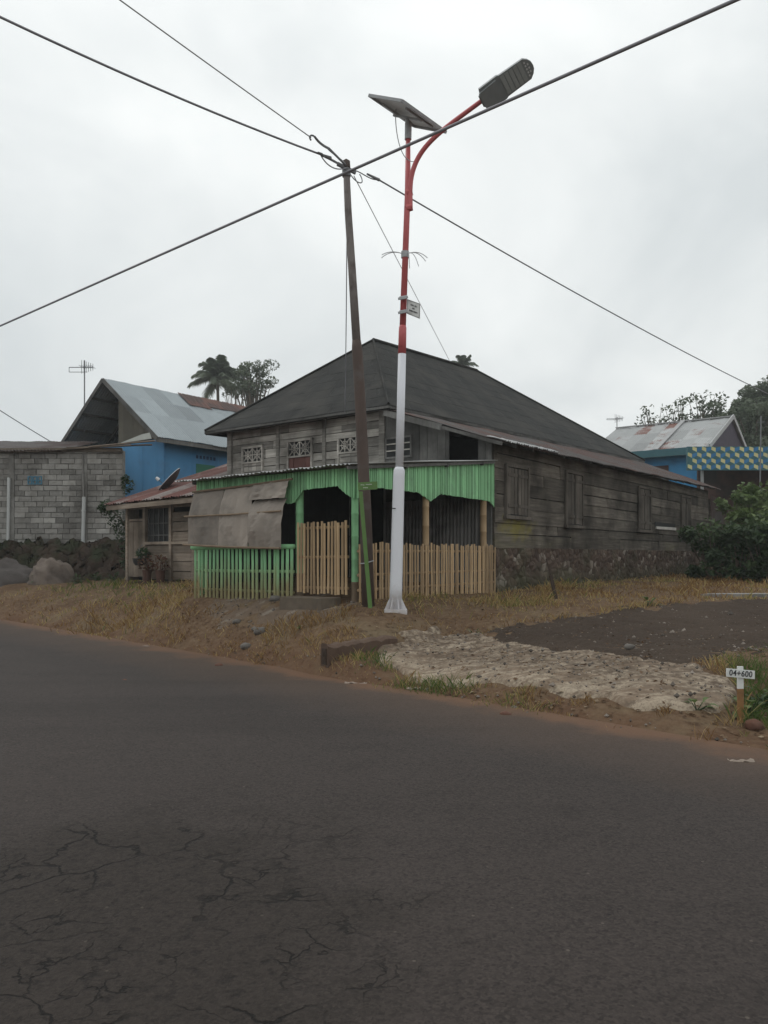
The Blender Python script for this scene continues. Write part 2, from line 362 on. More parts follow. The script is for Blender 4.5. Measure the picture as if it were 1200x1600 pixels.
def pd(px, py, z): d = F*(EYE - z)/(py - HOR); return ((px-600)/F*d, d, z)
def pz(px, d, z): return ((px-600)/F*d, d, z)
EDGE = [pd(*p) for p in ((0,970,0),(150,990,0),(300,1020,0),(450,1048,0),(600,1078,0),(800,1120,0),(1000,1155,0),(1200,1205,0))]
ED = np.array((.702, -.712)); ED /= np.linalg.norm(ED); EN = np.array((-ED[1], ED[0]))
def qdist(x, y): return (np.asarray(x) - 0.0) * EN[0] + (np.asarray(y) - 8.75) * EN[1]
CP = list(EDGE)
for t_ in (-40, -30, -22, -17, 7, 12, 20): CP.append((ED[0]*t_, 8.8 + ED[1]*t_, 0.0))
CP += [pz(575,11.8,.735), pz(618,11.6,.745), pz(312,14.4,.78), pz(390,13.6,.82), pz(460,12.9,.85), pz(500,12.5,.85), pz(556,12.2,.83), pz(660,13.8,.82), pz(770,15.74,.83),
       pz(900,20,.86), pz(1070,26,.92), pz(1200,30,1.1), pz(850,14.5,.77), pz(700,12.2,.70), pz(760,12.0,.62),
       pz(0,22,.80), pz(100,22,.80), pz(190,21.6,.82), pz(250,19.5,.9), pz(300,18.4,.9), pz(-150,25,.6), pz(-400,30,.5),
       pz(0,19.6,.38), pz(150,16.4,.34), pz(150,18.6,.66), pz(300,13.1,.34), pz(450,11.2,.40), pz(500,10.75,.48), pz(560,10.6,.5), pz(640,10.8,.46),
       pd(590,1012,.33), pd(720,992,.40), pd(800,1055,.22), pd(950,1075,.2), pd(1150,1092,.22), pd(1150,1068,.28), pd(690,1048,.12), pd(900,1100,.09), pd(1100,1122,.10), pd(1157,1130,.08),
       pd(540,1032,.27), pd(560,1052,.19), pd(500,1025,.27), pz(500,12.15,.81), pd(800,988,.47), pd(950,980,.48), pd(1200,1015,.42), pd(1200,960,.62), pd(1200,938,.74), pd(1000,945,.71), pd(1200,1045,.36), pd(1200,1100,.12), pd(1300,1120,.14),
       (9, 13, .72), (12, 20, .9), (16, 28, 1.4), (18, 34, 2.4), (21, 40, 3.2), (30, 42, 3.6), (30, 20, 1.0), (20, 10, .6),
       (0, 20, .9), (-5, 22, .9), (-8, 30, .9), (0, 32, .95), (8, 40, 1.6), (-20, 34, .7), (-14, 45, 1), (0, 60, 1.3), (30, 65, 5), (-40, 60, 1), (60, 40, 5), (60, 10, 1)]
CP = np.array(CP)
def _U(r2): return np.where(r2 > 1e-12, r2 * np.log(np.maximum(r2, 1e-12)), 0)
_n = len(CP); _K = _U(((CP[:,None,:2]-CP[None,:,:2])**2).sum(-1)) + 3.0*np.eye(_n)*.2
_P = np.hstack((np.ones((_n,1)), CP[:,:2])); _A = np.block([[_K,_P],[_P.T,np.zeros((3,3))]])
_W = np.linalg.solve(_A, np.concatenate((CP[:,2], np.zeros(3))))
def terr(x, y):
    x = np.asarray(x, float); y = np.asarray(y, float); sh = x.shape; x = x.ravel(); y = y.ravel()
    xc = np.clip(x, -45, 62); yc = np.clip(y, -5, 68)
    z = np.empty(len(x))
    for i in range(0, len(x), 20000):
        s_ = slice(i, i+20000)
        r2 = (xc[s_,None]-CP[None,:,0])**2 + (yc[s_,None]-CP[None,:,1])**2
        z[s_] = _U(r2) @ _W[:_n] + _W[_n] + _W[_n+1]*xc[s_] + _W[_n+2]*yc[s_]
    q = qdist(x, y)
    z = np.clip(z, -.1, 8)
    a0, a1 = np.array(pz(525,9.66,0)[:2]), np.array(pz(745,11.3,0)[:2]); e = a1-a0     # roadside ditch
    t = np.clip(((x-a0[0])*e[0]+(y-a0[1])*e[1])/(e@e), 0, 1); dd = np.hypot(x-a0[0]-t*e[0], y-a0[1]-t*e[1])
    z = z - .09*np.exp(-(dd/.20)**2)*(.5+.5*np.clip(t*3,0,1))
    bump = .035*vnoise(x, y, 1, .9) + .02*vnoise(x, y, 2, 2.3) + .010*vnoise(x, y, 3, 6)
    z = z + bump * np.clip(q + .1, 0, .6) / .6 + .012*vnoise(x, y, 9, 3.1)*(np.abs(q) < .8)
    k = np.clip((q + .05) / .35, 0, 1); k = k*k*(3-2*k)
    z = np.maximum(z, .0) * k - .05 * (1 - k)
    z = np.where(q < -11, -.05 + np.clip((-11-q), 0, 1)*.08, z)
    return z.reshape(sh)
def tz(x, y): return float(terr(np.array([x]), np.array([y]))[0])

def sdf(poly, x, y):
    """signed distance to polygon, positive inside"""
    P = np.array([p[:2] for p in poly]); d = np.full(np.shape(x), 1e9); inside = np.zeros(np.shape(x), bool)
    for i in range(len(P)):
        a, b = P[i], P[(i+1) % len(P)]; e = b - a
        t = np.clip(((x-a[0])*e[0] + (y-a[1])*e[1])/(e@e), 0, 1)
        d = np.minimum(d, np.hypot(x-a[0]-t*e[0], y-a[1]-t*e[1]))
        c = ((a[1] > y) != (b[1] > y)) & (x < (b[0]-a[0])*(y-a[1])/(b[1]-a[1]+1e-12)+a[0])
        inside ^= c
    return np.where(inside, d, -d)

SIDE = [pd(735,995,.42), pd(800,980,.5), pd(900,962,.6), pd(1000,949,.70), pd(1200,936,.75), pz(1350,16,.8), pz(1500,16,.8), pz(1400,11,.55), pd(1200,1012,.43), pd(1120,1030,.38), pd(1080,1045,.34), pd(950,1052,.28), pd(800,1035,.32)]
SLAB = [pd(583,1012,.36), pd(612,1002,.38), pd(675,992,.41), pd(735,990,.42), pd(800,1008,.38), pd(900,1028,.33), pd(1000,1042,.31), pd(1100,1052,.30), pd(1152,1066,.29), pd(1150,1086,.27), pd(1085,1095,.24), pd(1000,1085,.24), pd(900,1074,.24), pd(800,1056,.27), pd(690,1036,.32), pd(620,1024,.34)]
PATH = [pz(340,13.85,.8), pz(455,12.8,.8), pz(560,11.95,.8), pz(540,11.7,.75), pz(450,11.9,.7), pz(400,12.0,.5), pz(372,12.6,.6), pz(345,13.3,.7)]

def axis(*segs):
    out = []
    for a, b, n in segs: out += list(np.linspace(a, b, n, endpoint=False))
    return np.array(out + [segs[-1][1]])
gx = axis((-600,-60,10),(-60,-14,24),(-14,-8,40),(-8,8,190),(8,16,50),(16,60,24),(60,600,10))
gy = axis((-200,-10,8),(-10,4,10),(4,5,6),(5,16,140),(16,26,70),(26,70,30),(70,900,12))
X, Y = np.meshgrid(gx, gy, indexing='ij'); Z = terr(X, Y)
tm = MB(); idx = np.arange(X.size).reshape(X.shape)
q_ = np.stack((idx[:-1,:-1], idx[1:,:-1], idx[1:,1:], idx[:-1,1:]), -1).reshape(-1, 4)
cx = (X[:-1,:-1]+X[1:,1:])/2; cy = (Y[:-1,:-1]+Y[1:,1:])/2
cover = np.clip(.5 + .35*vnoise(cx, cy, 21, .5) + .25*vnoise(cx, cy, 22, 1.7), 0, 1)
tm.add(np.stack((X, Y, Z), -1), q_, cover.ravel())
def ground_mat():
    t = NT('ground_soil'); v = t.map()
    a = t.noise(v, 1.1, 6, .6); b = t.noise(v, 9, 6, .7)
    c = t.ramp(a, [(.3, (.09, .055, .034)), (.5, (.13, .082, .050)), (.7, (.15, .112, .070))])
    c = t.mix(t.step(b, .5, .72), c, (.19, .135, .085))
    c = t.mix(t.step(b, .46, .3), c, (.06, .036, .022))
    q = t.N.new('ShaderNodeVectorMath'); q.operation = 'DOT_PRODUCT'; t.lk(v, q.inputs[0]); q.inputs[1].default_value = (EN[0], EN[1], 0)
    qq = t.math('SUBTRACT', q.outputs['Value'], 8.75*EN[1])
    ed = t.math('ADD', qq, t.math('MULTIPLY', t.math('SUBTRACT', t.noise(v, 2.2, 4), .5), 1.0))
    c = t.mix(t.math('MULTIPLY', t.step(ed, .75, .25), .5), c, (.115, .062, .037))
    return t.done(c, .95, t.math('ADD', t.noise(v, 22, 6, .7), t.math('MULTIPLY', t.noise(v, 5, 3), 2)), .7, .03, .1)
SOIL = ground_mat()
tag(tm.build('ground', SOIL, smooth=True), kind='structure')

# the main road
def asphalt(name, base, patch, seam, brown_edge=True, speck=.5):
    t = NT(name); v = t.map()
    a = t.noise(v, .45, 5, .6); c = t.mix(t.step(a, .35, .65), base, patch)
    f = t.noise(v, 60, 4, .8); vc = t.sepz(t.voro(v, 72, 'F1', 'Color'), 0); vc2 = t.sepz(t.voro(v, 130, 'F1', 'Color'), 1)
    c = t.mix(t.math('MULTIPLY', t.step(vc, .45, 1.0), .42), c, tuple(min(1, x*2.3) for x in base))
    c = t.mix(t.math('MULTIPLY', t.step(vc, .35, .0), .5), c, tuple(x*.25 for x in base))
    c = t.mix(t.math('MULTIPLY', t.step(vc2, .55, 1.0), .35), c, tuple(min(1, x*2.6) for x in base))
    md = t.noise(v, 3.2, 6, .7); c = t.mix(t.math('MULTIPLY', t.step(md, .42, .25), .5), c, tuple(x*.5 for x in base)); c = t.mix(t.math('MULTIPLY', t.step(md, .55, .75), .45), c, tuple(x*1.7 for x in base))
    if brown_edge:                            # faint wheel tracks along the road
        tr = t.noise(t.map((.12, 1.1, 1), rot=(0, 0, -math.atan2(ED[1], ED[0]))), 1.0, 3, .5)
        c = t.mix(t.math('MULTIPLY', t.step(tr, .5, .68), .35), c, tuple(x*1.55 for x in base)); c = t.mix(t.math('MULTIPLY', t.step(tr, .48, .32), .3), c, tuple(x*.6 for x in base))
    sp = t.voro(v, 14, 'F1'); sr = t.sepz(t.voro(v, 14, 'F1', 'Color'), 1)
    c = t.mix(t.math('MULTIPLY', t.math('MULTIPLY', t.step(sp, .12, .07), t.step(sr, .88, .90)), speck), c, (.17, .145, .12))
    c = t.mix(t.math('MULTIPLY', t.math('MULTIPLY', t.step(sp, .16, .08), t.step(sr, .12, .09)), .8), c, (.008, .007, .007))
    h = t.math('ADD', t.math('MULTIPLY', f, .8), t.math('MULTIPLY', vc, .35))
    rough = .82
    if brown_edge:
        q = t.N.new('ShaderNodeVectorMath'); q.operation = 'DOT_PRODUCT'; t.lk(v, q.inputs[0]); q.inputs[1].default_value = (EN[0], EN[1], 0)
        qq = t.math('ADD', t.math('SUBTRACT', q.outputs['Value'], 8.75*EN[1]), t.math('MULTIPLY', t.math('SUBTRACT', t.noise(v, 1.4, 5, .65), .5), 1.1))
        c = t.mix(t.math('MULTIPLY', t.step(qq, -1.5, -.05), .42), c, (.13, .083, .055))
        c = t.mix(t.math('MULTIPLY', t.step(qq, -.28, .08), .9), c, (.15, .082, .048))
        # the broken, older patch on the near left
        n = t.N.new('ShaderNodeVectorMath'); n.operation = 'LENGTH'; t.lk(t.map((.62, .50, 0), (.75, -1.45, 0)), n.inputs[0])
        m = t.math('ADD', n.outputs['Value'], t.math('MULTIPLY', t.math('SUBTRACT', t.noise(v, 1.3, 5, .6), .5), 1.5))
        k = t.step(m, .95, .55)
        vd = t.N.new('ShaderNodeVectorMath'); vd.operation = 'ADD'
        ns = t.N.new('ShaderNodeTexNoise'); ns.inputs['Scale'].default_value = 3.0; ns.inputs['Detail'].default_value = 5; t.lk(v, ns.inputs['Vector'])
        sc_ = t.N.new('ShaderNodeVectorMath'); sc_.operation = 'SCALE'; sc_.inputs['Scale'].default_value = .55; t.lk(ns.outputs['Color'], sc_.inputs[0])
        t.lk(v, vd.inputs[0]); t.lk(sc_.outputs[0], vd.inputs[1])
        e1 = t.voro(vd.outputs[0], 1.7, 'DISTANCE_TO_EDGE'); e2 = t.voro(vd.outputs[0], 5.5, 'DISTANCE_TO_EDGE')
        ck = t.math('MAXIMUM', t.math('MULTIPLY', t.step(e1, .020, .006), t.step(t.noise(v, 1.6, 3), .44, .54)), t.math('MULTIPLY', t.step(e2, .035, .010), t.step(t.noise(v, 2.3, 4), .52, .60)))
        ck = t.math('MULTIPLY', ck, t.step(m, .92, .62))
        c = t.mix(t.math('MULTIPLY', k, .35), c, (.030, .0235, .0175))
        c = t.mix(t.math('MULTIPLY', ck, .85), c, (.004, .0035, .003))
        co = t.noise(v, 17, 6, .78)
        h = t.math('SUBTRACT', t.math('ADD', h, t.math('MULTIPLY', t.math('MULTIPLY', co, k), 2.6)), t.math('MULTIPLY', ck, 1.6))
        c = t.mix(t.math('MULTIPLY', t.math('MULTIPLY', k, t.step(co, .47, .34)), .75), c, (.007, .006, .0055))
    return t.done(c, .82 if brown_edge else .96, h, .7, .014, .25 if brown_edge else .08)
ASPH = asphalt('road_asphalt', (.0325, .0258, .0230), (.044, .0352, .0315), True)
rm = MB(); ls = np.concatenate((np.linspace(-150,-16,30), np.linspace(-15.7,9,120), np.linspace(9.5,90,20))); qs = np.array([-10.6,-9,-7.5,-6,-4.5,-3,-2,-1,-.5,-.2,0,.2])
LL, QQ = np.meshgrid(ls, qs, indexing='ij')
RX = ED[0]*LL + EN[0]*QQ; RY = 8.75 + ED[1]*LL + EN[1]*QQ
rm.sheet(np.stack((RX, RY, .004 + .012*np.clip(-QQ/3,0,1) + 0*QQ), -1)[:, ::-1], .03)
tag(rm.build('road', ASPH, smooth=False), kind='structure')

def patch(name, poly, mat, lift, steep, res, jseed, jamp, relief=0.0):
    P = np.array([p[:2] for p in poly]); lo = P.min(0) - .3; hi = P.max(0) + .3
    xs = np.arange(lo[0], hi[0], res); ys = np.arange(lo[1], hi[1], res); x, y = np.meshgrid(xs, ys, indexing='ij')
    s_ = sdf(poly, x, y) + jamp*vnoise(x, y, jseed, 2.5) + .5*jamp*vnoise(x, y, jseed+1, 8)
    z = terr(x, y) + np.clip(s_*steep, -.12, lift) + .16*lift*vnoise(x, y, jseed+2, 2)*.4 + relief*(vnoise(x, y, jseed+3, 5)+.7*vnoise(x, y, jseed+4, 11)+.4*vnoise(x, y, jseed+5, 19))
    keep = (s_ > -.25); kf = keep[:-1,:-1] & keep[1:,:-1] & keep[1:,1:] & keep[:-1,1:]
    idx = np.arange(x.size).reshape(x.shape); f = np.stack((idx[:-1,:-1], idx[1:,:-1], idx[1:,1:], idx[:-1,1:]), -1)[kf]
    used = np.unique(f); re = -np.ones(x.size, int); re[used] = np.arange(len(used))
    m = MB(); m.add(np.stack((x,y,z),-1).reshape(-1,3)[used], re[f], .5)
    return tag(m.build(name, mat, smooth=True), kind='structure')
SROAD = asphalt('side_road_gravel', (.042, .031, .024), (.068, .051, .039), False, False, .9)
patch('side_road', SIDE, SROAD, .02, .10, .05, 31, .30, relief=.014)
def slab_mat():
    t = NT('pale_broken_concrete'); v = t.map()
    a = t.noise(v, 2.5, 6, .65); b = t.noise(v, 11, 6, .72)
    c = t.mix(t.step(a, .35, .65), (.40, .335, .255), (.31, .25, .185))
    st = t.noise(t.map((.8, 2.6, 1), rot=(0, 0, -math.atan2(ED[1], ED[0]))), 2.4, 8, .72)
    c = t.mix(t.math('MULTIPLY', t.step(st, .47, .58), .8), c, (.165, .115, .08)); c = t.mix(t.math('MULTIPLY', t.step(b, .54, .64), .8), c, (.13, .10, .075))
    q = t.N.new('ShaderNodeVectorMath'); q.operation = 'DOT_PRODUCT'; t.lk(v, q.inputs[0]); q.inputs[1].default_value = (EN[0], EN[1], 0)
    qq = t.math('ADD', t.math('SUBTRACT', q.outputs['Value'], 8.75*EN[1]), t.math('MULTIPLY', t.math('SUBTRACT', t.noise(v, 1.6, 6, .7), .5), 1.5))
    c = t.mix(t.math('MULTIPLY', t.step(qq, .70, 1.3), t.step(t.noise(v, 13, 5, .7), .62, .40)), c, (.10, .074, .055))
    c = t.mix(t.math('MULTIPLY', t.step(t.noise(v, 40, 3, .7), .5, .62), .6), c, (.16, .12, .09))
    return t.done(c, .95, t.math('SUBTRACT', t.noise(v, 30, 5, .7), t.math('MULTIPLY', t.step(b, .5, .66), .6)), .3, .010, .1)
patch('concrete_apron', SLAB, slab_mat(), .055, 1.2, .03, 41, .13, relief=.0015)
# path of trodden grit in front of the gate
PATHM = simple('trodden_grit', (.15, .108, .075), (.115, .08, .055), 9, rough=.95, tint=0, bs=.8, stain=(.25, .215, .18), sscale=3.5, sth=(.56, .7), bd=.03)
patch('footpath', PATH, PATHM, .008, .06, .05, 51, .45)
# white scuff of old paint on the asphalt
km = MB()
for (a, b, c, d_, wd) in ((206,1287,243,1274,.016),(206,1287,209,1295,.03),(205,1278,207,1286,.03),(228,1283,246,1268,.010),(232,1290,236,1284,.014)):
    p0 = pd(a, b, 0); p1 = pd(c, d_, 0)
    km.beam((p0[0], p0[1], .0185), (p1[0], p1[1], .0185), wd, .003)
tag(km.build('road_paint_scuff', simple('worn_white_paint', (.40, .37, .35), (.22, .20, .19), 60, rough=.8, tint=0)), kind='structure')

# ------------------------------------------------------------------ the old house (local x to the right along its front, y deep along its side)
HL = (2.23, 15.74, 0.0); HR = math.atan2(-.6, .8)
def hw(x, y, z): return np.array((HL[0] + .8*x + .6*y, HL[1] - .6*x + .8*y, z))
def planks(m, p0, p1, z0, z1, rowh, out, thick=.03, topfn=None, cut=None, jit=.008, minl=1.6):
    """horizontal boards from p0 to p1 (xy), stacked z0..z1, pushed out along 'out'"""
    p0 = np.array(p0, float); p1 = np.array(p1, float); Ln = np.linalg.norm(p1-p0); d = (p1-p0)/Ln; o = np.array(out, float)
    z = z0
    while z < z1 - .02:
        h = min(rowh * random.uniform(.8, 1.2), z1 - z)
        s_ = 0.0
        while s_ < Ln - .01:
            l = min(random.uniform(minl, minl*2.2), Ln - s_)
            if Ln - s_ - l < .5: l = Ln - s_
            j = random.uniform(-jit, jit); t = thick + random.uniform(0, .012); dz0 = random.uniform(0, .012); dz1 = random.uniform(0, .018)
            a = p0 + d*(s_+.004); b = p0 + d*(s_+l-.004)
            sk = random.uniform(-.012, .012)
            v = [(*(a), z+dz0), (*(b), z+dz0+sk*.5), (*(b+o*t), z+dz0+sk*.5), (*(a+o*t), z+dz0),
                 (*(a), z+h-dz1+.012), (*(b), z+h-dz1+.012+sk), (*(b+o*(t-.008+j)), z+h-dz1+sk), (*(a+o*(t-.008+j)), z+h-dz1)]
            m.add(v, [(0,1,2,3),(7,6,5,4),(3,2,6,7),(0,4,5,1),(1,5,6,2),(0,3,7,4)], random.uniform(.1, .9))
            s_ += l
        z += h
def vboards(m, p0, p1, z0, topfn, wd, out, thick=.025, gap=.006, zj=.01, tj=(.15,.85)):
    p0 = np.array(p0, float); p1 = np.array(p1, float); Ln = np.linalg.norm(p1-p0); d = (p1-p0)/Ln; o = np.array(out, float); s_ = 0
    bf = z0 if callable(z0) else (lambda q: z0)
    while s_ < Ln - .01:
        l = min(wd*random.uniform(.8,1.2), Ln-s_); a = p0+d*(s_+gap/2); b = p0+d*(s_+l-gap/2); t = thick+random.uniform(0,.012)
        za, zb = topfn(s_), topfn(s_+l); ba = bf(s_)+random.uniform(-zj,zj); bb = bf(s_+l)+random.uniform(-zj,zj)
        v = [(*a,ba),(*b,bb),(*(b+o*t),bb),(*(a+o*t),ba),(*a,za),(*b,zb),(*(b+o*t),zb),(*(a+o*t),za)]
        m.add(v, [(0,1,2,3),(7,6,5,4),(3,2,6,7),(0,4,5,1),(1,5,6,2),(0,3,7,4)], random.uniform(*tj)); s_ += l

house = thing('wooden_house', 'large old weathered timber house with dark hipped roof behind the green porch', 'house', HL, HR)
WL, WF = -7.86, -2.79                        # left end of the front, main block corner
m = MB(); planks(m, (WL, 0), (WF, 0), .85, 5.04, .2, (0, -1), minl=1.0)
for x in (WL, WF): m.box((x-.08, -.09, .85), (x+.08, .07, 5.02), .25)
for x in (-6.1, -4.55): m.box((x-.05, -.065, 2.6), (x+.05, .0, 5.02), .3)
m.build('front_wall', WOODG, house)
skt = lambda x: 4.72 - (x + 2.45) * (4.72 - 3.82) / 2.85
m = MB(); vboards(m, (WF+.08, -.02), (-1.02, -.02), .85, lambda s_: skt(WF+.08+s_) - .05, .22, (0, -1), tj=(.05, .9))
vboards(m, (-.32, -.02), (0, -.02), .85, lambda s_: skt(-.32+s_) - .05, .16, (0, -1))
m.box((-1.02, -.02, .85), (-.32, .03, 2.9), .4)
m.box((-1.02, -.06, 3.30), (-.32, 0, 3.45), .5)
m.build('lean_to_front', WOODV, house)
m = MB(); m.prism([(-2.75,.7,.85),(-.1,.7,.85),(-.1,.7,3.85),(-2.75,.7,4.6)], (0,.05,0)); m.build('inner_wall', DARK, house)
m = MB(); m.box((-.14, .8, .85), (-.07, 16.6, 3.85)); m.build('dark_backing', DARK, house)  # added dark backing, stops light showing between the side boards
m = MB(); planks(m, (0, 0), (0, 16.7), 1.70, 3.98, .27, (1, 0), .035, minl=2.2, jit=.012)
for y in (0.06, 2.55, 6.5, 11.2, 16.64): m.box((-.06, y-.06, 1.6), (.028, y+.06, 3.97), .3)
m.box((.0, .2, 3.9), (.06, 16.6, 3.99), .2)
m.build('side_wall', WOODS, house)
m = MB(); planks(m, (WL, 16.7), (WL, 0), .85, 5.2, .26, (-1, 0)); m.build('left_wall', WOODS, house)
m = MB(); planks(m, (0, 16.7), (-2.5, 16.7), .85, 3.9, .26, (0, 1)); planks(m, (-2.5, 16.7), (WL, 16.7), .85, 4.9, .26, (0, 1)); m.build('rear_wall', WOODS, house)
# rubble stone footing
nu, nv = 260, 18; yy = np.linspace(-.02, 16.74, nu); zz = np.linspace(.45, 1.71, nv)
Yg, Zg = np.meshgrid(yy, zz, indexing='ij')
Xg = .07 + .035*vnoise(Yg, Zg, 61, 4) + .02*vnoise(Yg, Zg, 62, 9) + .06*np.clip(1.2-Zg,0,1)
m = MB(); m.sheet(np.stack((Xg, Yg, Zg), -1), .25); m.build('foundation', STONEW, house)
m = MB(); m.box((-2.72, .01, .5), (-.02, .06, .86)); m.box((WL, .01, .5), (WF, .06, .86)); m.build('front_footing', STONEW, house)

def tiles(m, eL, eR, tL, tR, row=.46, tw=.42):
    eL, eR, tL, tR = [np.array(p, float) for p in (eL, eR, tL, tR)]
    sl = np.linalg.norm((tL+tR)/2 - (eL+eR)/2); nr = max(2, int(sl/row)); nrm = np.cross(eR-eL, (tL+tR)/2-(eL+eR)/2); nrm /= np.linalg.norm(nrm)
    V = []; Fc = []; T = []
    for i in range(nr):
        f0 = i/nr; f1 = min(1, (i+1.25)/nr); a0 = eL+(tL-eL)*f0; b0 = eR+(tR-eR)*f0; a1 = eL+(tL-eL)*f1; b1 = eR+(tR-eR)*f1
        ln = np.linalg.norm(b0-a0); nt_ = max(1, int(ln/tw)); off = (i % 2)*.5
        cuts = np.clip((np.arange(nt_+2)-off)/nt_, 0, 1)
        for k in range(nt_+1):
            s0, s1 = cuts[k], cuts[k+1]
            if s1-s0 < 1e-3: continue
            j = rng.uniform(0, .012); g = .004/ max(ln, .3)
            lo = nrm*(.004+j*.35); hi = nrm*.003; o = len(V)
            dn = (eL-tL)/np.linalg.norm(eL-tL)*rng.uniform(-.01, .02)
            p = [a0+(b0-a0)*(s0+g)+lo+dn, a0+(b0-a0)*(s1-g)+lo+dn, a1+(b1-a1)*(s1-g)+hi, a1+(b1-a1)*(s0+g)+hi,
                 a0+(b0-a0)*(s0+g)+dn, a0+(b0-a0)*(s1-g)+dn]
            V += p; Fc += [(o,o+1,o+2,o+3), (o+4,o+5,o+1,o)]; t = float(np.clip(rng.normal(.5,.16),.05,.95)); T += [t,t]
    m.add(V, Fc, T)
FR_ = (-2.29,-.5,4.83); FL_ = (-8.36,-.5,4.83); RR_ = (-2.29,16.5,5.28); RL_ = (-8.36,16.5,5.28); AP = (-5.32,2.88,7.49); RE = (-5.32,8.56,7.74)
m = MB(); tiles(m, FL_, FR_, AP, AP); tiles(m, FR_, RR_, AP, RE); tiles(m, RL_, FL_, RE, AP); tiles(m, RR_, RL_, RE, RE)
roof = m.build('roof', ROOFT, house)
m = MB()
for a, b in ((AP, RE), (FL_, AP), (FR_, AP), (RR_, RE), (RL_, RE)):
    P = [np.array(a)+(np.array(b)-np.array(a))*t+np.array((0,0,.03+.012*math.sin(t*40)*0)) for t in np.linspace(0,1,10)]
    m.tube(P, .05 if a is AP else .03, 8)
m.build('ridge_cap', ROOFT, roof)
m = MB()                                      # underside of the roof
for poly in ((FL_, FR_, AP), (FR_, RR_, RE, AP), (RR_, RL_, RE), (RL_, FL_, AP, RE)):
    m.prism([np.array(p)-np.array((0,0,.015)) for p in poly], (0,0,-.05), .4)
m.build('roof_deck', WOODV, roof)
m = MB()
m.beam((FL_[0],FL_[1]+.05,FL_[2]-.06), (FR_[0],FR_[1]+.05,FR_[2]-.06), .03, .05); m.beam((FL_[0]+.05,FL_[1],FL_[2]-.06), (RL_[0]+.05,RL_[1],RL_[2]-.06), .03, .05)
m.build('eave_board', ROOFT, roof)
m = MB(); m.corr((.42,-.32,3.80), (.42,16.9,4.06), (-2.40,16.4,5.24), (-2.40,-.36,4.785), .095, .014, 8, tj=.32)
sk = m.build('lean_to_roof', RUSTR, house)
m = MB(); m.beam((-2.5,-.40,4.70), (-1.0,-.40,4.23), .03, .13, tint=.9); m.beam((-1.0,-.38,4.23), (.42,-.38,3.76), .025, .07, tint=.5)
for y in np.arange(.3, 16.8, .8): m.beam((.38,y,3.78+.0155*y), (-2.4,y,4.66+.026*y), .05, .07, tint=.3)
m.build('barge_board', WOODV, sk)
m = MB(); m.corr((.435,-.34,3.835), (.435,2.3,3.875), (.05,2.3,4.0), (.05,-.34,3.965), .095, .014, 2, tj=.1); m.build('pale_edge_sheet', ZINCP, sk)

# front windows: carved rosette transoms over boarded lights
def lattice_window(x, z0, z1, wd, low):
    f = MB()
    for a, b in (((x-wd/2-.05,-.09,z0-low-.04),(x-wd/2,-.03,z1+.05)), ((x+wd/2,-.09,z0-low-.04),(x+wd/2+.05,-.03,z1+.05)),
                 ((x-wd/2-.05,-.092,z1),(x+wd/2+.05,-.03,z1+.055)), ((x-wd/2,-.09,z0-.04),(x+wd/2,-.03,z0))): f.box(a, b, .75)
    w_ = f.build('window', WOODG, house)
    g = MB(); g.box((x-wd/2,-.045,z0),(x+wd/2,-.038,z1)); g.build('opening_shade', DARK, w_)  # dark panel painted as the shade behind the lattice
    l = MB()
    for c in (x-wd/4, x+wd/4):
        h = (z1-z0)/2; zc = (z0+z1)/2; r = wd/4
        for k in range(4):
            t = k*math.pi/4; dx, dz = math.cos(t), math.sin(t); s_ = min(r/abs(dx) if abs(dx) > 1e-6 else 9, h/abs(dz) if abs(dz) > 1e-6 else 9)
            l.beam((c-dx*s_,-.06,zc-dz*s_),(c+dx*s_,-.06,zc+dz*s_), .022, .022, (0,1,0), .8)
        P = [(c+.6*r*math.cos(t),-.064,zc+.6*h*math.sin(t)) for t in np.linspace(0,2*math.pi,13)]
        l.tube(P, .012, 4, .8, cap=False)
    l.box((x-.015,-.075,z0),(x+.015,-.05,z1),.9)
    l.build('lattice', WOODG, w_)
    return w_
REDB = simple('faded_red_board', (.13, .06, .05), (.10, .048, .042), 5, (1,1,.3), .85, .2, .3)
for x, z0, z1, wd, low, red in ((-7.0,3.98,4.33,.68,.7,0), (-5.33,4.01,4.36,.74,.9,1), (-3.72,3.98,4.30,.68,.8,0)):
    w_ = lattice_window(x, z0, z1, wd, low)
    s_ = MB(); vboards(s_, (x-wd/2,-.035), (x+wd/2,-.035), z0-low, lambda q: z0-.045, .17, (0,-1), .015)
    if not red: 
        for zz_ in (z0-.13, z0-.28): s_.box((x-wd/2+.04,-.07,zz_), (x+wd/2-.04,-.055,zz_+.03), .0)
    s_.build('shutter', REDB if red else WOODG, w_)
# little barred window in the lean-to front
f = MB()
for a, b in (((-2.70,-.075,3.72),(-2.66,-.05,4.2)),((-2.02,-.075,3.72),(-1.98,-.05,4.2)),((-2.66,-.074,4.16),(-2.02,-.05,4.2)),((-2.66,-.074,3.72),(-2.02,-.05,3.76))): f.box(a,b,.8)
w_ = f.build('window', WOODV, house); f = MB(); f.box((-2.66,-.062,3.76),(-2.02,-.052,4.16)); f.build('opening_shade', DARK, w_)  # flat dark panel in place of the shaded room behind
f = MB()
for z in (3.88, 4.03): f.box((-2.66,-.085,z),(-2.02,-.064,z+.025),.9)
f.build('bars', WOODG, w_)
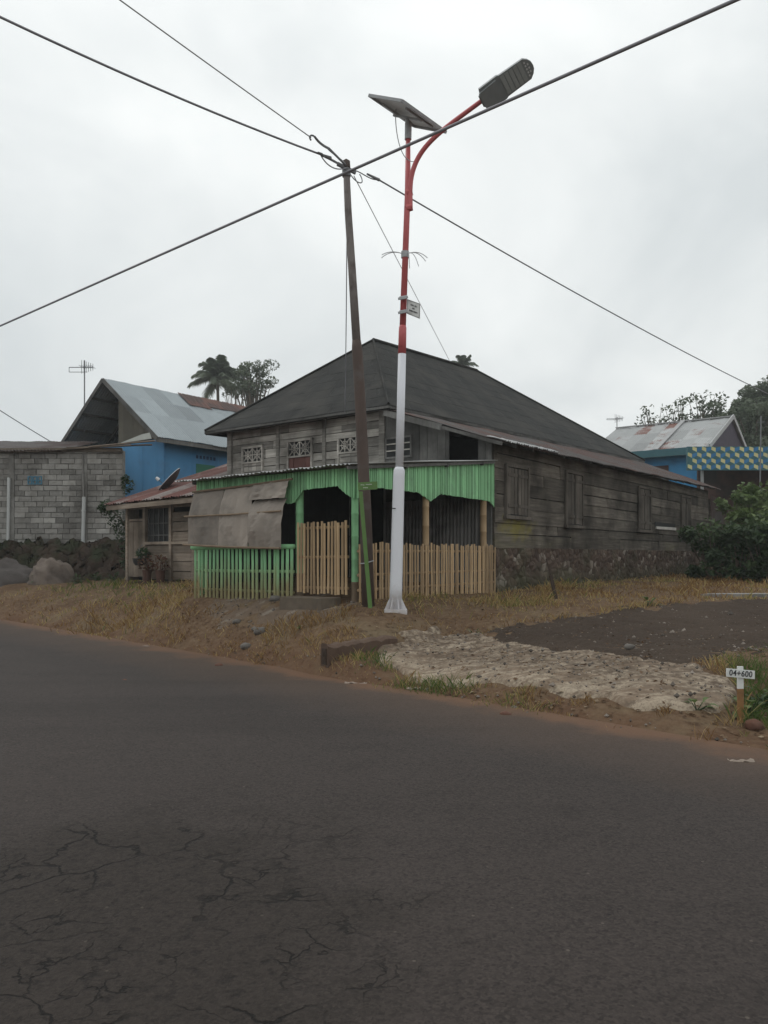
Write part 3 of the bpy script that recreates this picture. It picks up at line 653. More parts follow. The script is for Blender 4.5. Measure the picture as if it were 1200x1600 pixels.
# shuttered windows along the side
for y, wd, z0, z1 in ((.95, .94, 2.42, 3.42), (4.0, .94, 2.32, 3.55), (9.25, 1.0, 2.35, 3.55), (13.6, 1.0, 2.35, 3.55)):
    f = MB()
    for a, b in (((.05,y-wd/2-.07,z0-.03),(.10,y-wd/2,z1+.05)),((.05,y+wd/2,z0-.03),(.10,y+wd/2+.07,z1+.05)),((.05,y-wd/2,z1),(.098,y+wd/2,z1+.06)),((.05,y-wd/2-.12,z0-.1),(.13,y+wd/2+.12,z0-.03))): f.box(a,b,.65,jit=.006)
    w_ = f.build('window', WOODSV, house)
    g = MB(); g.box((.048,y-wd/2,z0-.03),(.056,y+wd/2,z1)); g.build('opening_shade', DARK, w_)  # dark panel painted as the shade between the shutters
    for sgn in (-1, 1):
        s_ = MB(); lo, hi = (y-wd/2+.01, y-.03) if sgn < 0 else (y+.03, y+wd/2-.01)
        vboards(s_, (.057,lo), (.057,hi), z0+.0, lambda q: z1-.02, .14, (1,0), .02, .008)
        for z in (z0+.15, z1-.2): s_.box((.08,lo+.01,z),(.10,hi-.01,z+.07),.4)
        s_.build('shutter', WOODSV, w_)
m = MB(); m.box((.05, 10.3, 2.42), (.058, 12.4, 2.60)); m.build('gap_shade', DARK, house)  # dark strip painted as the shade of a gap
m = MB(); m.box((.05, 10.35, 2.38), (.085, 12.4, 2.47), .95, jit=.01); m.build('loose_board', simple('pale_board', (.42,.40,.37), (.34,.32,.30), 4), house)

# ------------------------------------------------------------------ the porch
porch = thing('porch', 'mint green porch with scalloped bamboo valance and thin corrugated roof at the house front', 'porch', hw(-1.9, -2.2, .0), HR)
po = np.array((-1.9, -2.2, 0.))              # porch root in house coordinates
class PM(MB):
    def build(s, name, mat, parent=None, **k):
        s.V = [v - po for v in s.V]; return MB.build(s, name, mat, parent, **k)
PXL = -3.77; PY = -4.49
rz_ = lambda y: 2.985 + (y - PY) * .115       # porch roof height at depth y
m = PM(); m.corr((PXL-.33,PY-.32,rz_(PY-.32)-.02), (.16,PY-.32,rz_(PY-.32)+.02), (.16,-.08,rz_(-.1)), (PXL-.33,-.08,rz_(-.1)-.02), .085, .012, 8, tj=.3)
pr = m.build('porch_roof', ZINCP, porch)
m = PM()
for y in (PY+.12, -3.2, -1.9, -.6): m.beam((PXL-.3,y,rz_(y)-.06),(.12,y,rz_(y)-.06),.05,.07,tint=.2)
for x in np.arange(PXL, .1, .94): m.beam((x,PY+.1,rz_(PY+.1)-.13),(x,-.1,rz_(-.1)-.13),.05,.07,tint=.2)
m.beam((.1,PY-.3,rz_(PY-.3)-.045),(.1,-.1,rz_(-.1)-.045),.03,.05,tint=.5)
m.build('rafters', WOODV, pr)
def prof(pts):
    xs = [p[0] for p in pts]; zs = [p[1] for p in pts]; return lambda q: float(np.interp(q, xs, zs))
def strips(m, p0, p1, out, botf, topf, wd=.055):
    vboards(m, p0, p1, botf, topf, wd, out, .018, .013, .010, (.1, .9))
m = PM()
bot = prof([(0,2.46),(.12,2.48),(.40,2.66),(1.72,2.655),(2.10,2.52),(2.42,2.675),(4.05,2.655),(4.25,2.65),(4.49,2.53)])
strips(m, (.03, PY), (.03, -.02), (1, 0), bot, lambda q: rz_(PY+q)-.035)
va = m.build('valance', GREEN, porch)
m = PM()
botf = prof([(0,2.66),(2.16,2.66),(2.165,2.43),(2.50,2.43),(2.72,2.64),(3.46,2.66),(3.67,2.50),(3.77,2.46)])
strips(m, (PXL, PY-.03), (.03, PY-.03), (0, -1), botf, lambda q: rz_(PY-.03)-.04, .06)
m.build('valance', GREEN, porch)
def bamboo_post(m, x, y, z0, z1, r, lean=(0,0), tint=.5):
    zs = []; z = z0
    P = []; Rr = []
    nseg = int((z1-z0)/.32)
    for i in range(nseg+1):
        f = i/nseg; z = z0+(z1-z0)*f; c = (x+lean[0]*f, y+lean[1]*f)
        for dz, k in ((-.012,1.0),(0,1.09),(.012,1.0)):
            P.append((*c, z+dz)); Rr.append(r*k)
    m.tube(P, Rr, 10, tint)
def two_tone(name, x, y, z0, zc, z1, r):
    m = PM(); bamboo_post(m, x, y, zc, z1, r); o = m.build('post', GREEN, porch, smooth=True)
    m = PM(); bamboo_post(m, x, y, z0, zc, r*1.02, tint=.15); m.build('bare_foot', STRAW, o, smooth=True)
two_tone('post', -1.24, PY+.06, .7, 1.24, 2.95, .068)
two_tone('post', -.035, PY+.05, .65, 1.12, 2.95, .058)
m = PM(); bamboo_post(m, PXL+.05, PY+.06, .7, 2.95, .06); m.build('post', GREEN, porch, smooth=True)
for y, r in ((-2.44, .062), (-.36, .068)):
    m = PM(); bamboo_post(m, -.02, y, .7, rz_(y)-.1, r, tint=.45); m.build('post', BAMB, porch, smooth=True)
m = PM(); m.corr((-2.7,-.16,.9), (-.25,-.16,.9), (-.25,-.13,2.75), (-2.7,-.13,2.75), .085, .012, 3, tj=.3)
m.build('corrugated_screen', simple('grey_screen_iron', (.21,.20,.19), (.155,.15,.142), 2, rough=.6, tint=.3, bs=.1, stain=(.08,.075,.07), sscale=1, sth=(.5,.65)), porch)
m = PM(); vboards(m, (PXL+.03,-.1), (PXL+.03,PY+.2), .8, lambda q: rz_(-.1-q)-.1, .2, (1,0)); m.build('shade_boards', DARK, porch)  # added near-black boards that keep the porch interior dark
m = PM(); m.box((PXL+.1,-.14,.85),(-2.72,-.11,3.46)); m.build('inner_shade', DARK, porch)  # near-black sheet paints interior shade over the back wall
m = PM(); m.tube([(-1.35,-2.6,.8),(-1.33,-2.6,3.1)], .06, 8); m.build('inner_post', simple('inner_post_paint',(.30,.29,.28),(.2,.19,.18),6), porch)
m = PM(); m.box((PXL+.1,PY+.12,.5),(-.1,-.1,.845)); m.build('floor', CONC, porch)

# fences, gate, blind and step in front of the porch
def picket(m, x, y, z0, z1, wd, dirn, out, tint):
    """split-bamboo picket: slightly bowed, rounded front"""
    d = np.array(dirn, float); o = np.array(out, float); w = wd/2; lx = random.uniform(-.012,.012); V = []
    zs = np.linspace(z0, z1, 4); 
    for i, z in enumerate(zs):
        c = np.array((x, y)) + d*lx*i/3 + o*random.uniform(-.003,.004)
        for a, b in ((-w,0),(-w*.55,.014),(w*.55,.014),(w,0),(0,-.008)): V.append((*(c+d*a+o*b), z))
    n = 5; Fc = [(i*n+j, i*n+(j+1)%n, (i+1)*n+(j+1)%n, (i+1)*n+j) for i in range(3) for j in range(n)] + [tuple(range(n))[::-1], tuple(15+j for j in range(n))]
    m.add(V, Fc, tint)
def house_thing(name, label, cat, x, y, z=0.): 
    return thing(name, label, cat, hw(x, y, z), HR), np.array((x, y, z))
def hb(m, off, name, mat, parent, **k):
    m.V = [v - off for v in m.V]; return m.build(name, mat, parent, **k)
gf, off = house_thing('bamboo_fence', 'mint green bamboo picket fence with bare brown feet under the hanging mat blind', 'fence', -2.5, PY-.06)
m = MB()
for i in range(25):
    x = PXL + .02 + i*(2.48/24) + random.uniform(-.012,.012)
    wd = random.uniform(.058,.076); picket(m, x, PY-.10, .72+random.uniform(-.02,.03), 1.665, wd, (1,0), (0,-1), random.uniform(.2,.8))
hb(m, off, 'pickets', PICK, gf)
m = MB(); m.tube([(PXL-.06,PY-.10,1.70),(-2.6,PY-.10,1.705),(-1.22,PY-.10,1.70)], [.046,.044,.042], 10); hb(m, off, 'top_rail', GREEN, gf, smooth=True)
m = MB(); m.tube([(PXL,PY-.06,1.27),(-1.26,PY-.06,1.28)], .028, 8); hb(m, off, 'rail', PICK, gf)
m = MB(); m.tube([(PXL+.05,PY-.06,.93),(-1.26,PY-.06,.93)], .025, 8); hb(m, off, 'rail', PICK, gf)

gt, off = house_thing('bamboo_gate', 'tall closed bamboo picket gate under the green arch above the stone step', 'gate', -.64, PY-.05)
m = MB()
for i in range(15):
    x = -1.16 + i*(1.04/14) + random.uniform(-.008,.008); picket(m, x, PY-.07, .93+random.uniform(-.015,.015), 2.09+random.uniform(-.02,.02), random.uniform(.044,.058), (1,0), (0,-1), random.uniform(.2,.85))
hb(m, off, 'pickets', BAMB, gt)
for z in (1.02, 1.52, 2.0):
    m = MB(); m.tube([(-1.18,PY-.035,z),(-.1,PY-.035,z+.01)], .024, 8, .3); hb(m, off, 'rail', BAMB, gt)

bf, off = house_thing('bamboo_fence', 'long bare bamboo picket fence along the right of the porch behind the white lamp pole', 'fence', .06, -2.2)
m = MB(); y = PY + .03
i = 0
while y < -.03:
    picket(m, .085, y, .70+random.uniform(-.02,.03), 1.75+random.uniform(-.03,.03), random.uniform(.04,.058), (0,1), (1,0), random.uniform(.15,.9))
    y += .068 if i % 2 == 0 else random.uniform(.085,.115); i += 1
hb(m, off, 'pickets', BAMB, bf)
for z in (1.0, 1.24, 1.62):
    m = MB(); m.tube([(.05,PY+.02,z),(.05,-.03,z+.01)], .024, 8, .35); hb(m, off, 'rail', BAMB, bf)

bl, off = house_thing('mat_blind', 'patched brown mat blind hanging bulged over the mint fence', 'blind', -2.6, PY-.12)
def mat_sheet(x0, x1, zt0, zt1, zb0, zb1, bulge, yoff, xshift, tint):
    a, b = np.meshgrid(np.linspace(0,1,11), np.linspace(0,1,13), indexing='ij')
    x = x0+(x1-x0)*a + xshift*b*b; z = (zt0+(zt1-zt0)*a)*(1-b) + (zb0+(zb1-zb0)*a)*b
    y = PY-.13-yoff - bulge*np.sin(math.pi*np.minimum(b*1.0,1)**.8)*(.7+.3*np.sin(a*3+1)) - .10*b + .02*vnoise(a*5+x0, b*3, 77, 2)
    m = MB(); m.sheet(np.stack((x,y,z),-1), .008, np.full((10,12), tint)); return m
for k, (x0,x1,zt0,zt1,zb0,zb1,bu,yo,xs,ti) in enumerate(((-3.72,-2.90,2.71,2.74,1.75,1.73,.08,0,-.06,.15),(-2.86,-2.11,2.74,2.76,1.73,1.70,.08,.012,-.06,.75),(-2.08,-1.34,2.50,2.505,1.70,1.66,.14,.024,-.04,.4),(-2.10,-1.27,2.77,2.81,2.50,2.51,.02,.03,-.02,.8))):
    m = mat_sheet(x0,x1,zt0,zt1,zb0,zb1,bu,yo,xs,ti); hb(m, off, 'mat_panel', MAT_, bl)
for (x0,z0,x1,z1,y_,r,ti) in ((-3.82,2.27,-1.34,2.29,PY-.29,.017,.8),(-3.86,1.75,-1.37,1.67,PY-.285,.022,.5),(-3.75,2.73,-1.2,2.82,PY-.16,.02,.35)):
    m = MB(); m.tube([(x0,y_,z0),((x0+x1)/2,y_-.01,(z0+z1)/2-.012),(x1,y_,z1)], r, 6, ti); hb(m, off, 'batten', STRAW, bl)
m = MB(); st_ = hw(-.66, PY-.30, .885)
poly = [(-.50,-.20,0),(-.1,-.25,0),(.42,-.24,0),(.50,-.02,0),(.46,.20,0),(-.50,.22,0)]
m.prism([(x,y,-.25) for x,y,z in poly], (0,0,.25), .5); tag(m.build('doorstep', simple('step_stone', (.145,.115,.085), (.10,.08,.06), 7, bs=.6), loc=st_, rz=HR), 'rough flat stone step in front of the bamboo gate', 'step')

# ------------------------------------------------------------------ street lamp
lb = at(618, 11.6, py=953); LZ = lb[2]; LS = 11.6 / F
lamp = thing('street_lamp', 'tall solar street lamp with white lower pole and red upper pole', 'street lamp', lb)
def lp(px, py, dd=0.): return at(px, 11.6+dd, py=py) - lb
def ltube(pts, rad, mat, name, par=lamp, n=14): 
    m = MB(); m.tube(pts, rad, n); return m.build(name, mat, par, smooth=False)
m = MB(); m.tube([lp(618,955),lp(618.8,915),lp(623.2,745),lp(623.8,735),lp(624,730)], [.096,.094,.087,.084,.062], 16); m.tube([lp(624,732),lp(628.2,553)], [.061,.060], 16)
lo_ = m.build('pole', WPOLE, lamp, smooth=True)
m = MB(); m.box((-.17,-.17,-.06),(.17,.17,.015))
for k in range(8):
    t = k*math.pi/4+.3; c, s_ = math.cos(t), math.sin(t)
    m.prism([(.085*c-.004*s_,.085*s_+.004*c,.01),(.175*c-.004*s_,.175*s_+.004*c,.01),(.095*c-.004*s_,.095*s_+.004*c,.18)], (.008*s_,-.008*c,0))
m.build('base_flange', WPOLE, lo_)
m = MB(); m.box((-.05,-.1,1.52),(.0,-.092,1.535)); m.build('cable_slot', INK, lo_)
m = MB(); m.tube([lp(628.2,553),lp(629,518),lp(629.2,512),lp(629.3,509)], [.061,.059,.057,.05], 16); m.tube([lp(629.3,510),lp(637,300),lp(637.6,217)], [.050,.045,.036], 14)
up_ = m.build('pole', REDP, lamp, smooth=True); up_['label'] = 'red upper pole'; lo_['label'] = 'white lower pole'
m = MB(); m.tube([lp(637.6,218),lp(638,192)], .052, 12); m.build('collar', GALV, lamp)
# arm
def bez(P, n=26):
    P = [np.array(p) for p in P]; out = []
    for t in np.linspace(0,1,n):
        Q = P
        while len(Q) > 1: Q = [a*(1-t)+b*t for a, b in zip(Q[:-1], Q[1:])]
        out.append(Q[0])
    return out
arm = [lp(641,328,-.02), lp(640.5,300,-.03)] + bez([lp(641,290,-.04), lp(646,228,-.1), lp(690,205,-.3), lp(760,152,-.75)])
ltube(arm, [.040]*3+[.038-.006*i/25 for i in range(len(arm)-3)], REDP, 'arm')
for y in (300, 324):
    m = MB(); m.tube([lp(635,y+2,-.01), lp(644,y-1,-.02)], .055, 10); m.build('arm_clamp', REDP, lamp)
# lamp head: flat rounded body seen from below
h0, h1 = lp(752,160,-.74), lp(829,104,-1.02); hd = h1-h0; hl = np.linalg.norm(hd); hd /= hl
side = np.cross(hd, np.array((0,0,1.))); side /= np.linalg.norm(side)
side = side + np.array((0,0,-.18)); side -= hd*(side@hd); side /= np.linalg.norm(side); nn = np.cross(side, hd)
vw = h0 + lb - np.array((0,0,EYE)); vw /= np.linalg.norm(vw); nn = vw*.8 + np.array((0,0,1.))*.5; nn -= hd*(nn@hd); nn /= np.linalg.norm(nn); side = np.cross(hd, nn)
def hpt(a, b, c): return h0 + hd*(a*hl) + side*b + nn*c
hw_ = .155
outl = [(0,-.07),(.04,-.10),(.06,-hw_-.01),(.42,-hw_-.015),(.46,-hw_),(.93,-hw_+.01),(1.0,-.10),(1.04,-.05),(1.05,0),(1.04,.05),(1.0,.10),(.93,hw_-.01),(.46,hw_),(.42,hw_+.015),(.06,hw_+.01),(.04,.10),(0,.07)]
m = MB(); m.prism([hpt(a,b,0) for a,b in outl], nn*.05); m.prism([hpt(a,b*.8,.05) for a,b in outl if a < .5], nn*.05)
head = m.build('lamp_head', LAMPG, lamp)
m = MB()
for k in range(5):
    a = .47+k*.085; m.prism([hpt(a,-hw_+.025,-.006),hpt(a+.07,-hw_+.025,-.006),hpt(a+.07,hw_-.025,-.006),hpt(a,hw_-.025,-.006)], nn*.008, .5)
m.build('led_panel', LED, head)
m = MB(); m.prism([hpt(.03,-.12,-.035),hpt(.38,-.14,-.035),hpt(.38,.14,-.035),hpt(.03,.12,-.035)], nn*.037); m.build('driver_box', LAMPG, head)
m = MB()
for b in (-.09,-.045,0,.045,.09): m.prism([hpt(.915,b-.012,-.003),hpt(.94,b-.012,-.003),hpt(.94,b+.012,-.003),hpt(.915,b+.012,-.003)], nn*.004)
for b in (-.05,0,.05): m.prism([hpt(.96,b-.012,-.003),hpt(.985,b-.012,-.003),hpt(.985,b+.012,-.003),hpt(.96,b+.012,-.003)], nn*.004)
m.build('vent_holes', simple('pale_vent', (.62,.64,.65), (.6,.62,.63), 5), head)
# solar panel
c0 = lp(637.5,187); e1 = np.array((.48,-.35,-.287))*.5; e2 = np.array((.70,.912,.056))*.5; pn = np.cross(e1, e2); pn /= np.linalg.norm(pn); pn = pn if pn[2] > 0 else -pn
pc = c0 + np.array((0,0,.06))
quad = lambda s1, s2, h: pc + e1*s1 + e2*s2 + pn*h
m = MB(); m.prism([quad(-.96,-.97,.035),quad(.96,-.97,.035),quad(.96,.97,.035),quad(-.96,.97,.035)], pn*.006); sp_ = m.build('solar_panel', SOLAR, lamp)
m = MB()
for a, b in (((-1,-1),(1,-1)),((1,-1),(1,1)),((1,1),(-1,1)),((-1,1),(-1,-1))): m.beam(quad(*a,.022), quad(*b,.022), .03, .04, pn)
m.build('frame', GALV, sp_)
m = MB(); m.prism([quad(-.95,-.96,.0425),quad(.95,-.96,.0425),quad(.95,.96,.0425),quad(-.95,.96,.0425)], pn*.003); m.build('cells', CELL, sp_)
m = MB(); m.beam(quad(-.7,-.6,.0),quad(-.7,.6,.0),.03,.03,pn); m.beam(quad(.7,-.6,.0),quad(.7,.6,.0),.03,.03,pn); m.beam(quad(-.85,0,-.03),quad(.85,0,-.03),.04,.03,pn); m.beam(c0-np.array((0,0,.08)),quad(0,0,-.03),.05,.05)
m.build('bracket', GALV, sp_)
m = MB(); m.tube(bez([quad(-.5,-.2,.03), lp(616,192,-.1), lp(622,240,-.1), lp(637,249,-.05)]), .007, 5); m.tube(bez([lp(637,249,-.05), lp(644,255,-.1), lp(652,251,-.12)]), .006, 5); m.build('panel_cable', GREYC, lamp)
# wire spikes and their band
m = MB(); m.tube([lp(632.8,403),lp(633,393)], .060, 12); m.build('spike_band', GALV, lamp)
for ex, ey, dd in ((596,403,.05),(597,398,-.3),(668,403,.1),(665,408,-.2),(654,416,-.4),(640,419,-.5)):
    sx = 628 if ex < 630 else 638
    m = MB(); m.tube(bez([lp(sx,396,dd*.1), lp((sx*.45+ex*.55),390,dd*.6), lp(ex,ey,dd)], 8), .006, 5); m.build('spike', GALV, lamp)
# plate on the lamp
pl0 = at(646, 11.5, py=483)
pt = thing('lamp_plate', 'small white rectangular plate clamped to the red part of the lamp pole', 'sign', pl0)
def plp(px, py, dd=0): return at(px, 11.5+dd, py=py) - pl0
m = MB(); A_, B_, C_, D_ = plp(636,467,.05),plp(656.5,474.5,-.12),plp(656,498.5,-.12),plp(635.5,490,.05); nrm_ = np.cross(B_-A_, D_-A_); nrm_ /= np.linalg.norm(nrm_); nrm_ = nrm_ if nrm_[1] < 0 else -nrm_
m.prism([A_,B_,C_,D_], -nrm_*.004); m.build('plate', SIGNW, pt)
P2 = lambda u, v: A_+(B_-A_)*u+(D_-A_)*v+nrm_*.002
m = MB()
for u0,u1,v in ((.05,.95,.04),(.05,.95,.96)): m.beam(P2(u0,v),P2(u1,v),.004,.003,nrm_)
for u in (.04,.96): m.beam(P2(u,.04),P2(u,.96),.004,.003,nrm_)
m.build('border', INK, pt)
m = MB()
for row, segs in ((.30, ((.30,.36),(.38,.44),(.46,.52),(.60,.66),(.68,.76))), (.50, ((.44,.50),(.52,.58))), (.70, ((.2,.25),(.27,.33),(.35,.40),(.42,.46),(.52,.57),(.59,.64),(.66,.71),(.73,.80)))):
    for u0, u1 in segs:
        m.beam(P2(u0,row-.04),P2(u0,row+.05),.006,.003,nrm_); m.beam(P2(u0,row-.04),P2(u1,row-.04),.006,.003,nrm_); m.beam(P2(u1,row-.02),P2(u1,row+.05),.005,.003,nrm_)
m.build('lettering', INK, pt)
for y in (466, 488):
    m = MB(); m.tube([plp(624.5,y,.0),plp(636,y-2,-.02)], .028, 8); m.beam(plp(622,y+1,-.05),plp(637.5,y-2,-.07),.012,.035); m.build('clamp', GALV, pt)

# ------------------------------------------------------------------ brown utility pole
ub = at(575.5, 11.8, py=953)
up = thing('utility_pole', 'rusty brown steel cable pole leaning left beside the white lamp pole', 'utility pole', ub)
def upp(px, py, dd=0.): return at(px, 11.8+dd, py=py) - ub
m = MB(); m.tube([upp(576,958), upp(571,800), upp(562.5,620), upp(558,545), upp(557,532)], [.100,.094,.086,.083,.068], 14); m.build('lower_shaft', RUSTP, up, smooth=True)
m = MB(); m.tube([upp(557.5,540), upp(550,420), upp(544,330), upp(541,258)], [.067,.061,.056,.05], 14); m.build('upper_shaft', GREYP, up, smooth=True)
m = MB(); m.tube([upp(541.2,262), upp(541,252)], [.062,.058], 12); m.tube([upp(541,253),upp(541,249)], [.058,.02], 12); m.build('cap', RUSTP, up)
m = MB(); m.beam(upp(527,256,-.05), upp(556,270,.05), .04, .05); m.tube([upp(541.4,276),upp(541.2,264)], .066, 12); m.build('bracket', GREYM, up)
def hook(pts, r=.012):
    m = MB(); m.tube(pts, r, 6); return m
for pts in (bez([upp(540,258,-.06), upp(526,244,-.5), upp(514,232,-.9)],8), bez([upp(538,262,-.06), upp(524,252,-.5), upp(504,243,-.95)],8), bez([upp(514,232,-.9), upp(500,226,-1.3), upp(492,214,-1.5)],8)):
    hook(pts, .017).build('turnbuckle', GREYM, up)
m = MB(); m.tube(bez([upp(492,214,-1.5),upp(486,208,-1.55),upp(481,214,-1.55),upp(486,219,-1.5)],10), .012, 6); m.build('eye_hook', GREYM, up)
for a, b, r in (((503,242,-.95),(516,247,-.75),.028),((574,272,.3),(592,281,.75),.026),((497,238,-1.05),(503,241,-.96),.018)):
    m = MB(); m.tube([upp(*a), upp(*b)], [r*.6,r], 8); m.build('strain_clamp', GREYM, up)
for pts in ([(541,262,-.1),(528,268,-.4),(510,262,-.7),(500,240,-1.0)], [(545,268,.1),(556,290,.1),(574,292,.2),(562,272,.2)], [(545,266,.1),(560,262,.2),(575,282,.4),(590,281,.7)], [(541,258,-.05),(533,246,-.3),(520,243,-.5),(508,228,-1.)]):
    m = MB(); m.tube(bez([upp(*p) for p in pts],14), .009, 5); m.build('slack_loop', BLACKC, up)
m = MB(); m.tube(bez([upp(562,880,-.12),upp(566,882,-.12),upp(584,876,-.1)],8), .008, 5); m.build('tie_wire', GALV, up)

# cables
def cable(name, pts, r, mat, label, sag=0., n=24):
    p = [np.array(q, float) for q in pts]
    if len(p) == 2:
        P = [p[0]*(1-t)+p[1]*t - np.array((0,0,sag*4*t*(1-t))) for t in np.linspace(0,1,n)]
    else: P = bez(p, n)
    o = p[0].copy(); m = MB(); m.tube([q-o for q in P], r, 6)
    return tag(m.build(name, mat, loc=o, smooth=True), label, 'cable')
a0 = np.array((-.58,11.55,EYE+5.78)); dr = np.array((.763,-.646,0))
cable('cable', [a0-dr*40-np.array((0,0,.1)), a0+dr*14], .021, BLACKC, 'thickest black cable running along the road and crossing in front of the lamp arm', .0)
pA = at(503, 10.85, py=242)
cable('cable', [pA, np.array((-8.2,4.2,7.75))], .0135, BLACKC, 'black cable from the pole top to the upper left corner, lower of the two', .28)
pB = at(486, 10.3, py=215)
cable('cable', [pB, np.array((-5.0,5.9,8.0))], .0075, GREYC, 'thin steel wire running from the pole top eye hook up over the road', .02)
pC = at(592, 12.55, py=281); pE = at(1330, 32, py=672)
cable('cable', [pC, pE], .013, BLACKC, 'black cable sagging from the pole top to the far right above the blue house', .28)
cable('cable', [at(553, 11.9, py=275), hw(-5.32,6.9,7.70)], .0075, GREYC, 'thin pale drop wire slanting from the pole down to the house ridge', .0)
cable('cable', [at(542.5, 12.0, py=300), at(541.5, 14.5, py=480), hw(-3.42,-.62,4.75)], .009, BLACKC, 'dark wire hanging close by the brown pole down to the front eave', .0)
cable('cable', [at(-60, 22, py=602), at(86, 26.5, py=694)], .014, BLACKC, 'short black wire at the left edge running down to the open gable', .03)

# ------------------------------------------------------------------ green name board
gb = at(570, 11.35, py=948); gs = thing('name_board', 'small green board on a leaning green post in front of the brown pole', 'sign', gb)
def gp(px, py, dd=0.): return at(px, 11.35+dd, py=py) - gb
m = MB(); m.beam(gp(578.5,950), gp(563.5,768), .062, .045, (0,1,0), w1=.055); m.build('post', SIGNG, gs)
m = MB(); m.prism([gp(559,754,-.03),gp(589.5,752,-.03),gp(590,764.5,-.03),gp(559.5,766,-.03)], (0,.025,0)); bd_ = m.build('board', SIGNG, gs)
m = MB()
for u0, u1, y in ((564,567,757.5),(567.6,569.5,757.8),(572,574,757),(574.6,577,757),(577.6,579,756.8),(579.6,581,756.8),(568,570,762),(570.6,573,762),(573.5,575,762)):
    m.beam(gp(u0,y,-.034),gp(u1,y,-.034),.010,.003,(0,1,0)); m.beam(gp(u0,y-1,-.034),gp(u0,y+1.,-.034),.006,.003,(0,1,0))
m.build('lettering', simple('faded_white_ink', (.5,.55,.46), (.4,.46,.36), 20, tint=0), bd_)

# ------------------------------------------------------------------ kilometre marker
kp = pd(1157,1131,.07); kb = np.array((kp[0], kp[1], .05)); km_ = thing('kilometre_marker', 'low white marker plate reading 04+600 on a half orange stake', 'marker', kb)
ks = kp[1]/F
m = MB(); m.prism([(-.026,-.012,.02),(.024,-.012,.02),(.024,-.012,.33),(-.026,-.012,.33)], (0,.024,0)); st2 = m.build('stake', simple('orange_stake', (.28,.15,.06), (.20,.105,.045), 9, (1,1,.3), tint=0, stain=(.15,.08,.04), sscale=8), km_)
m = MB(); m.prism([(-.027,-.0125,.33),(.023,-.0125,.33),(.020,-.0125,.525),(-.026,-.0125,.525)], (0,.025,0)); m.build('white_top', SIGNW, st2)
m = MB(); tl = .115; PL = [(-.135,-.03,.44),(.112,-.03,.418),(.112,-.03,.490),(-.135,-.03,.512)]; m.prism(PL, (0,.012,0)); pl_ = m.build('plate', SIGNW, km_)
def text_mesh(txt, size, name, mat, parent, loc, rot, sx=1):
    c = bpy.data.curves.new(name, 'FONT'); c.body = txt; c.size = size; c.align_x = 'CENTER'; c.align_y = 'CENTER'; c.extrude = .001; c.space_character = 1.08; c.offset = .0012
    o = bpy.data.objects.new(name, c); COL.objects.link(o); dg = bpy.context.evaluated_depsgraph_get(); me = bpy.data.meshes.new_from_object(o.evaluated_get(dg))
    bpy.data.objects.remove(o); me.materials.clear(); me.materials.append(mat); me.name = name
    t = bpy.data.objects.new(name, me); COL.objects.link(t); t.parent = parent; t.location = loc; t.rotation_euler = rot; t.scale = (sx,1,1); return t
text_mesh('04+600', .072, 'lettering', INK, pl_, (-.012,-.0325,.465), (R(90),R(5.1),0), .86)

# ------------------------------------------------------------------ annex (wooden kitchen) left of the house
an = thing('wooden_annex', 'small weathered board lean-to with rusty red iron roof left of the porch', 'shed', hw(-8.6, -.6, 0), HR); ao = np.array((-8.6,-.6,0.))
def ab(m, name, mat, parent=an, **k): m.V = [v-ao for v in m.V]; return m.build(name, mat, parent, **k)
AX0, AX1, AY = -9.87, -6.0, -1.79; az = lambda y: 2.92 + (y+2.2)*.345
m = MB(); planks(m, (-9.05,AY), (AX1,AY), .95, 1.86, .24, (0,-1), minl=1.2); planks(m, (-7.99,AY), (-7.22,AY), 1.9, 2.62, .23, (0,-1), minl=2)
planks(m, (AX0,AY), (AX1,AY), 2.74, 3.04, .15, (0,-1), minl=1.5); planks(m, (-7.1,AY), (AX1,AY), 1.86, 2.74, .2, (0,-1))
planks(m, (AX0,2.0), (AX0,AY), .9, 2.9, .24, (-1,0), minl=1.5)
for x in (AX0+.03, -9.10, -8.04, -7.16): m.box((x-.045,AY-.075,.9),(x+.045,AY+.02,2.98),.8)
m.box((-9.06,AY-.07,1.83),(-7.2,AY-.005,1.90),.95)
ab(m, 'wall', WOODA)
m = MB(); vboards(m, (AX0+.08,AY-.02), (-9.15,AY-.02), 1.0, lambda q: 2.42, .2, (0,-1)); m.box((AX0+.08,AY-.04,2.44),(-9.15,AY-.02,2.5),.7); ab(m, 'door', WOODAV)
m = MB(); m.box((-9.05,AY+.02,1.9),(-8.09,AY+.04,2.74)); wn = ab(m, 'window', DARK)
m = MB()
for i in range(5): x = -8.97+i*.2; m.box((x-.012,AY-.01,1.9),(x+.012,AY+.012,2.74),.2)
for z in (2.05, 2.35): m.box((-9.05,AY-.006,z),(-8.09,AY+.014,z+.03),.2)
ab(m, 'bars', WOODV, wn)
a_, b_ = np.meshgrid(np.linspace(0,1,14), np.linspace(0,1,6), indexing='ij')
m = MB(); m.sheet(np.stack((-8.78+.5*a_, AY+.055+.015*np.sin(a_*25)-.0*b_, 2.18+.34*b_-.05*np.sin(a_*3)), -1), .004); ab(m, 'curtain', simple('pink_cloth', (.22,.085,.09), (.16,.06,.07), 8), wn)
m = MB(); m.box((AX0+.05,AY+.3,.9),(AX1,AY+.34,2.9)); ab(m, 'inner_wall', DARK)
m = MB(); m.corr((-10.3,-2.2,az(-2.2)-.03), (-7.93,-2.2,az(-2.2)+.03), (-7.93,2.25,az(2.25)), (-10.3,2.25,az(2.25)), .10, .015, 7, tj=.6)
m.corr((-7.93,-2.22,az(-2.2)+.04), (-5.7,-2.22,az(-2.2)+.07), (-5.7,-.08,az(-.08)), (-7.93,-.08,az(-.08)+.02), .10, .015, 4, tj=.6)
ar = ab(m, 'roof', RUSTA)
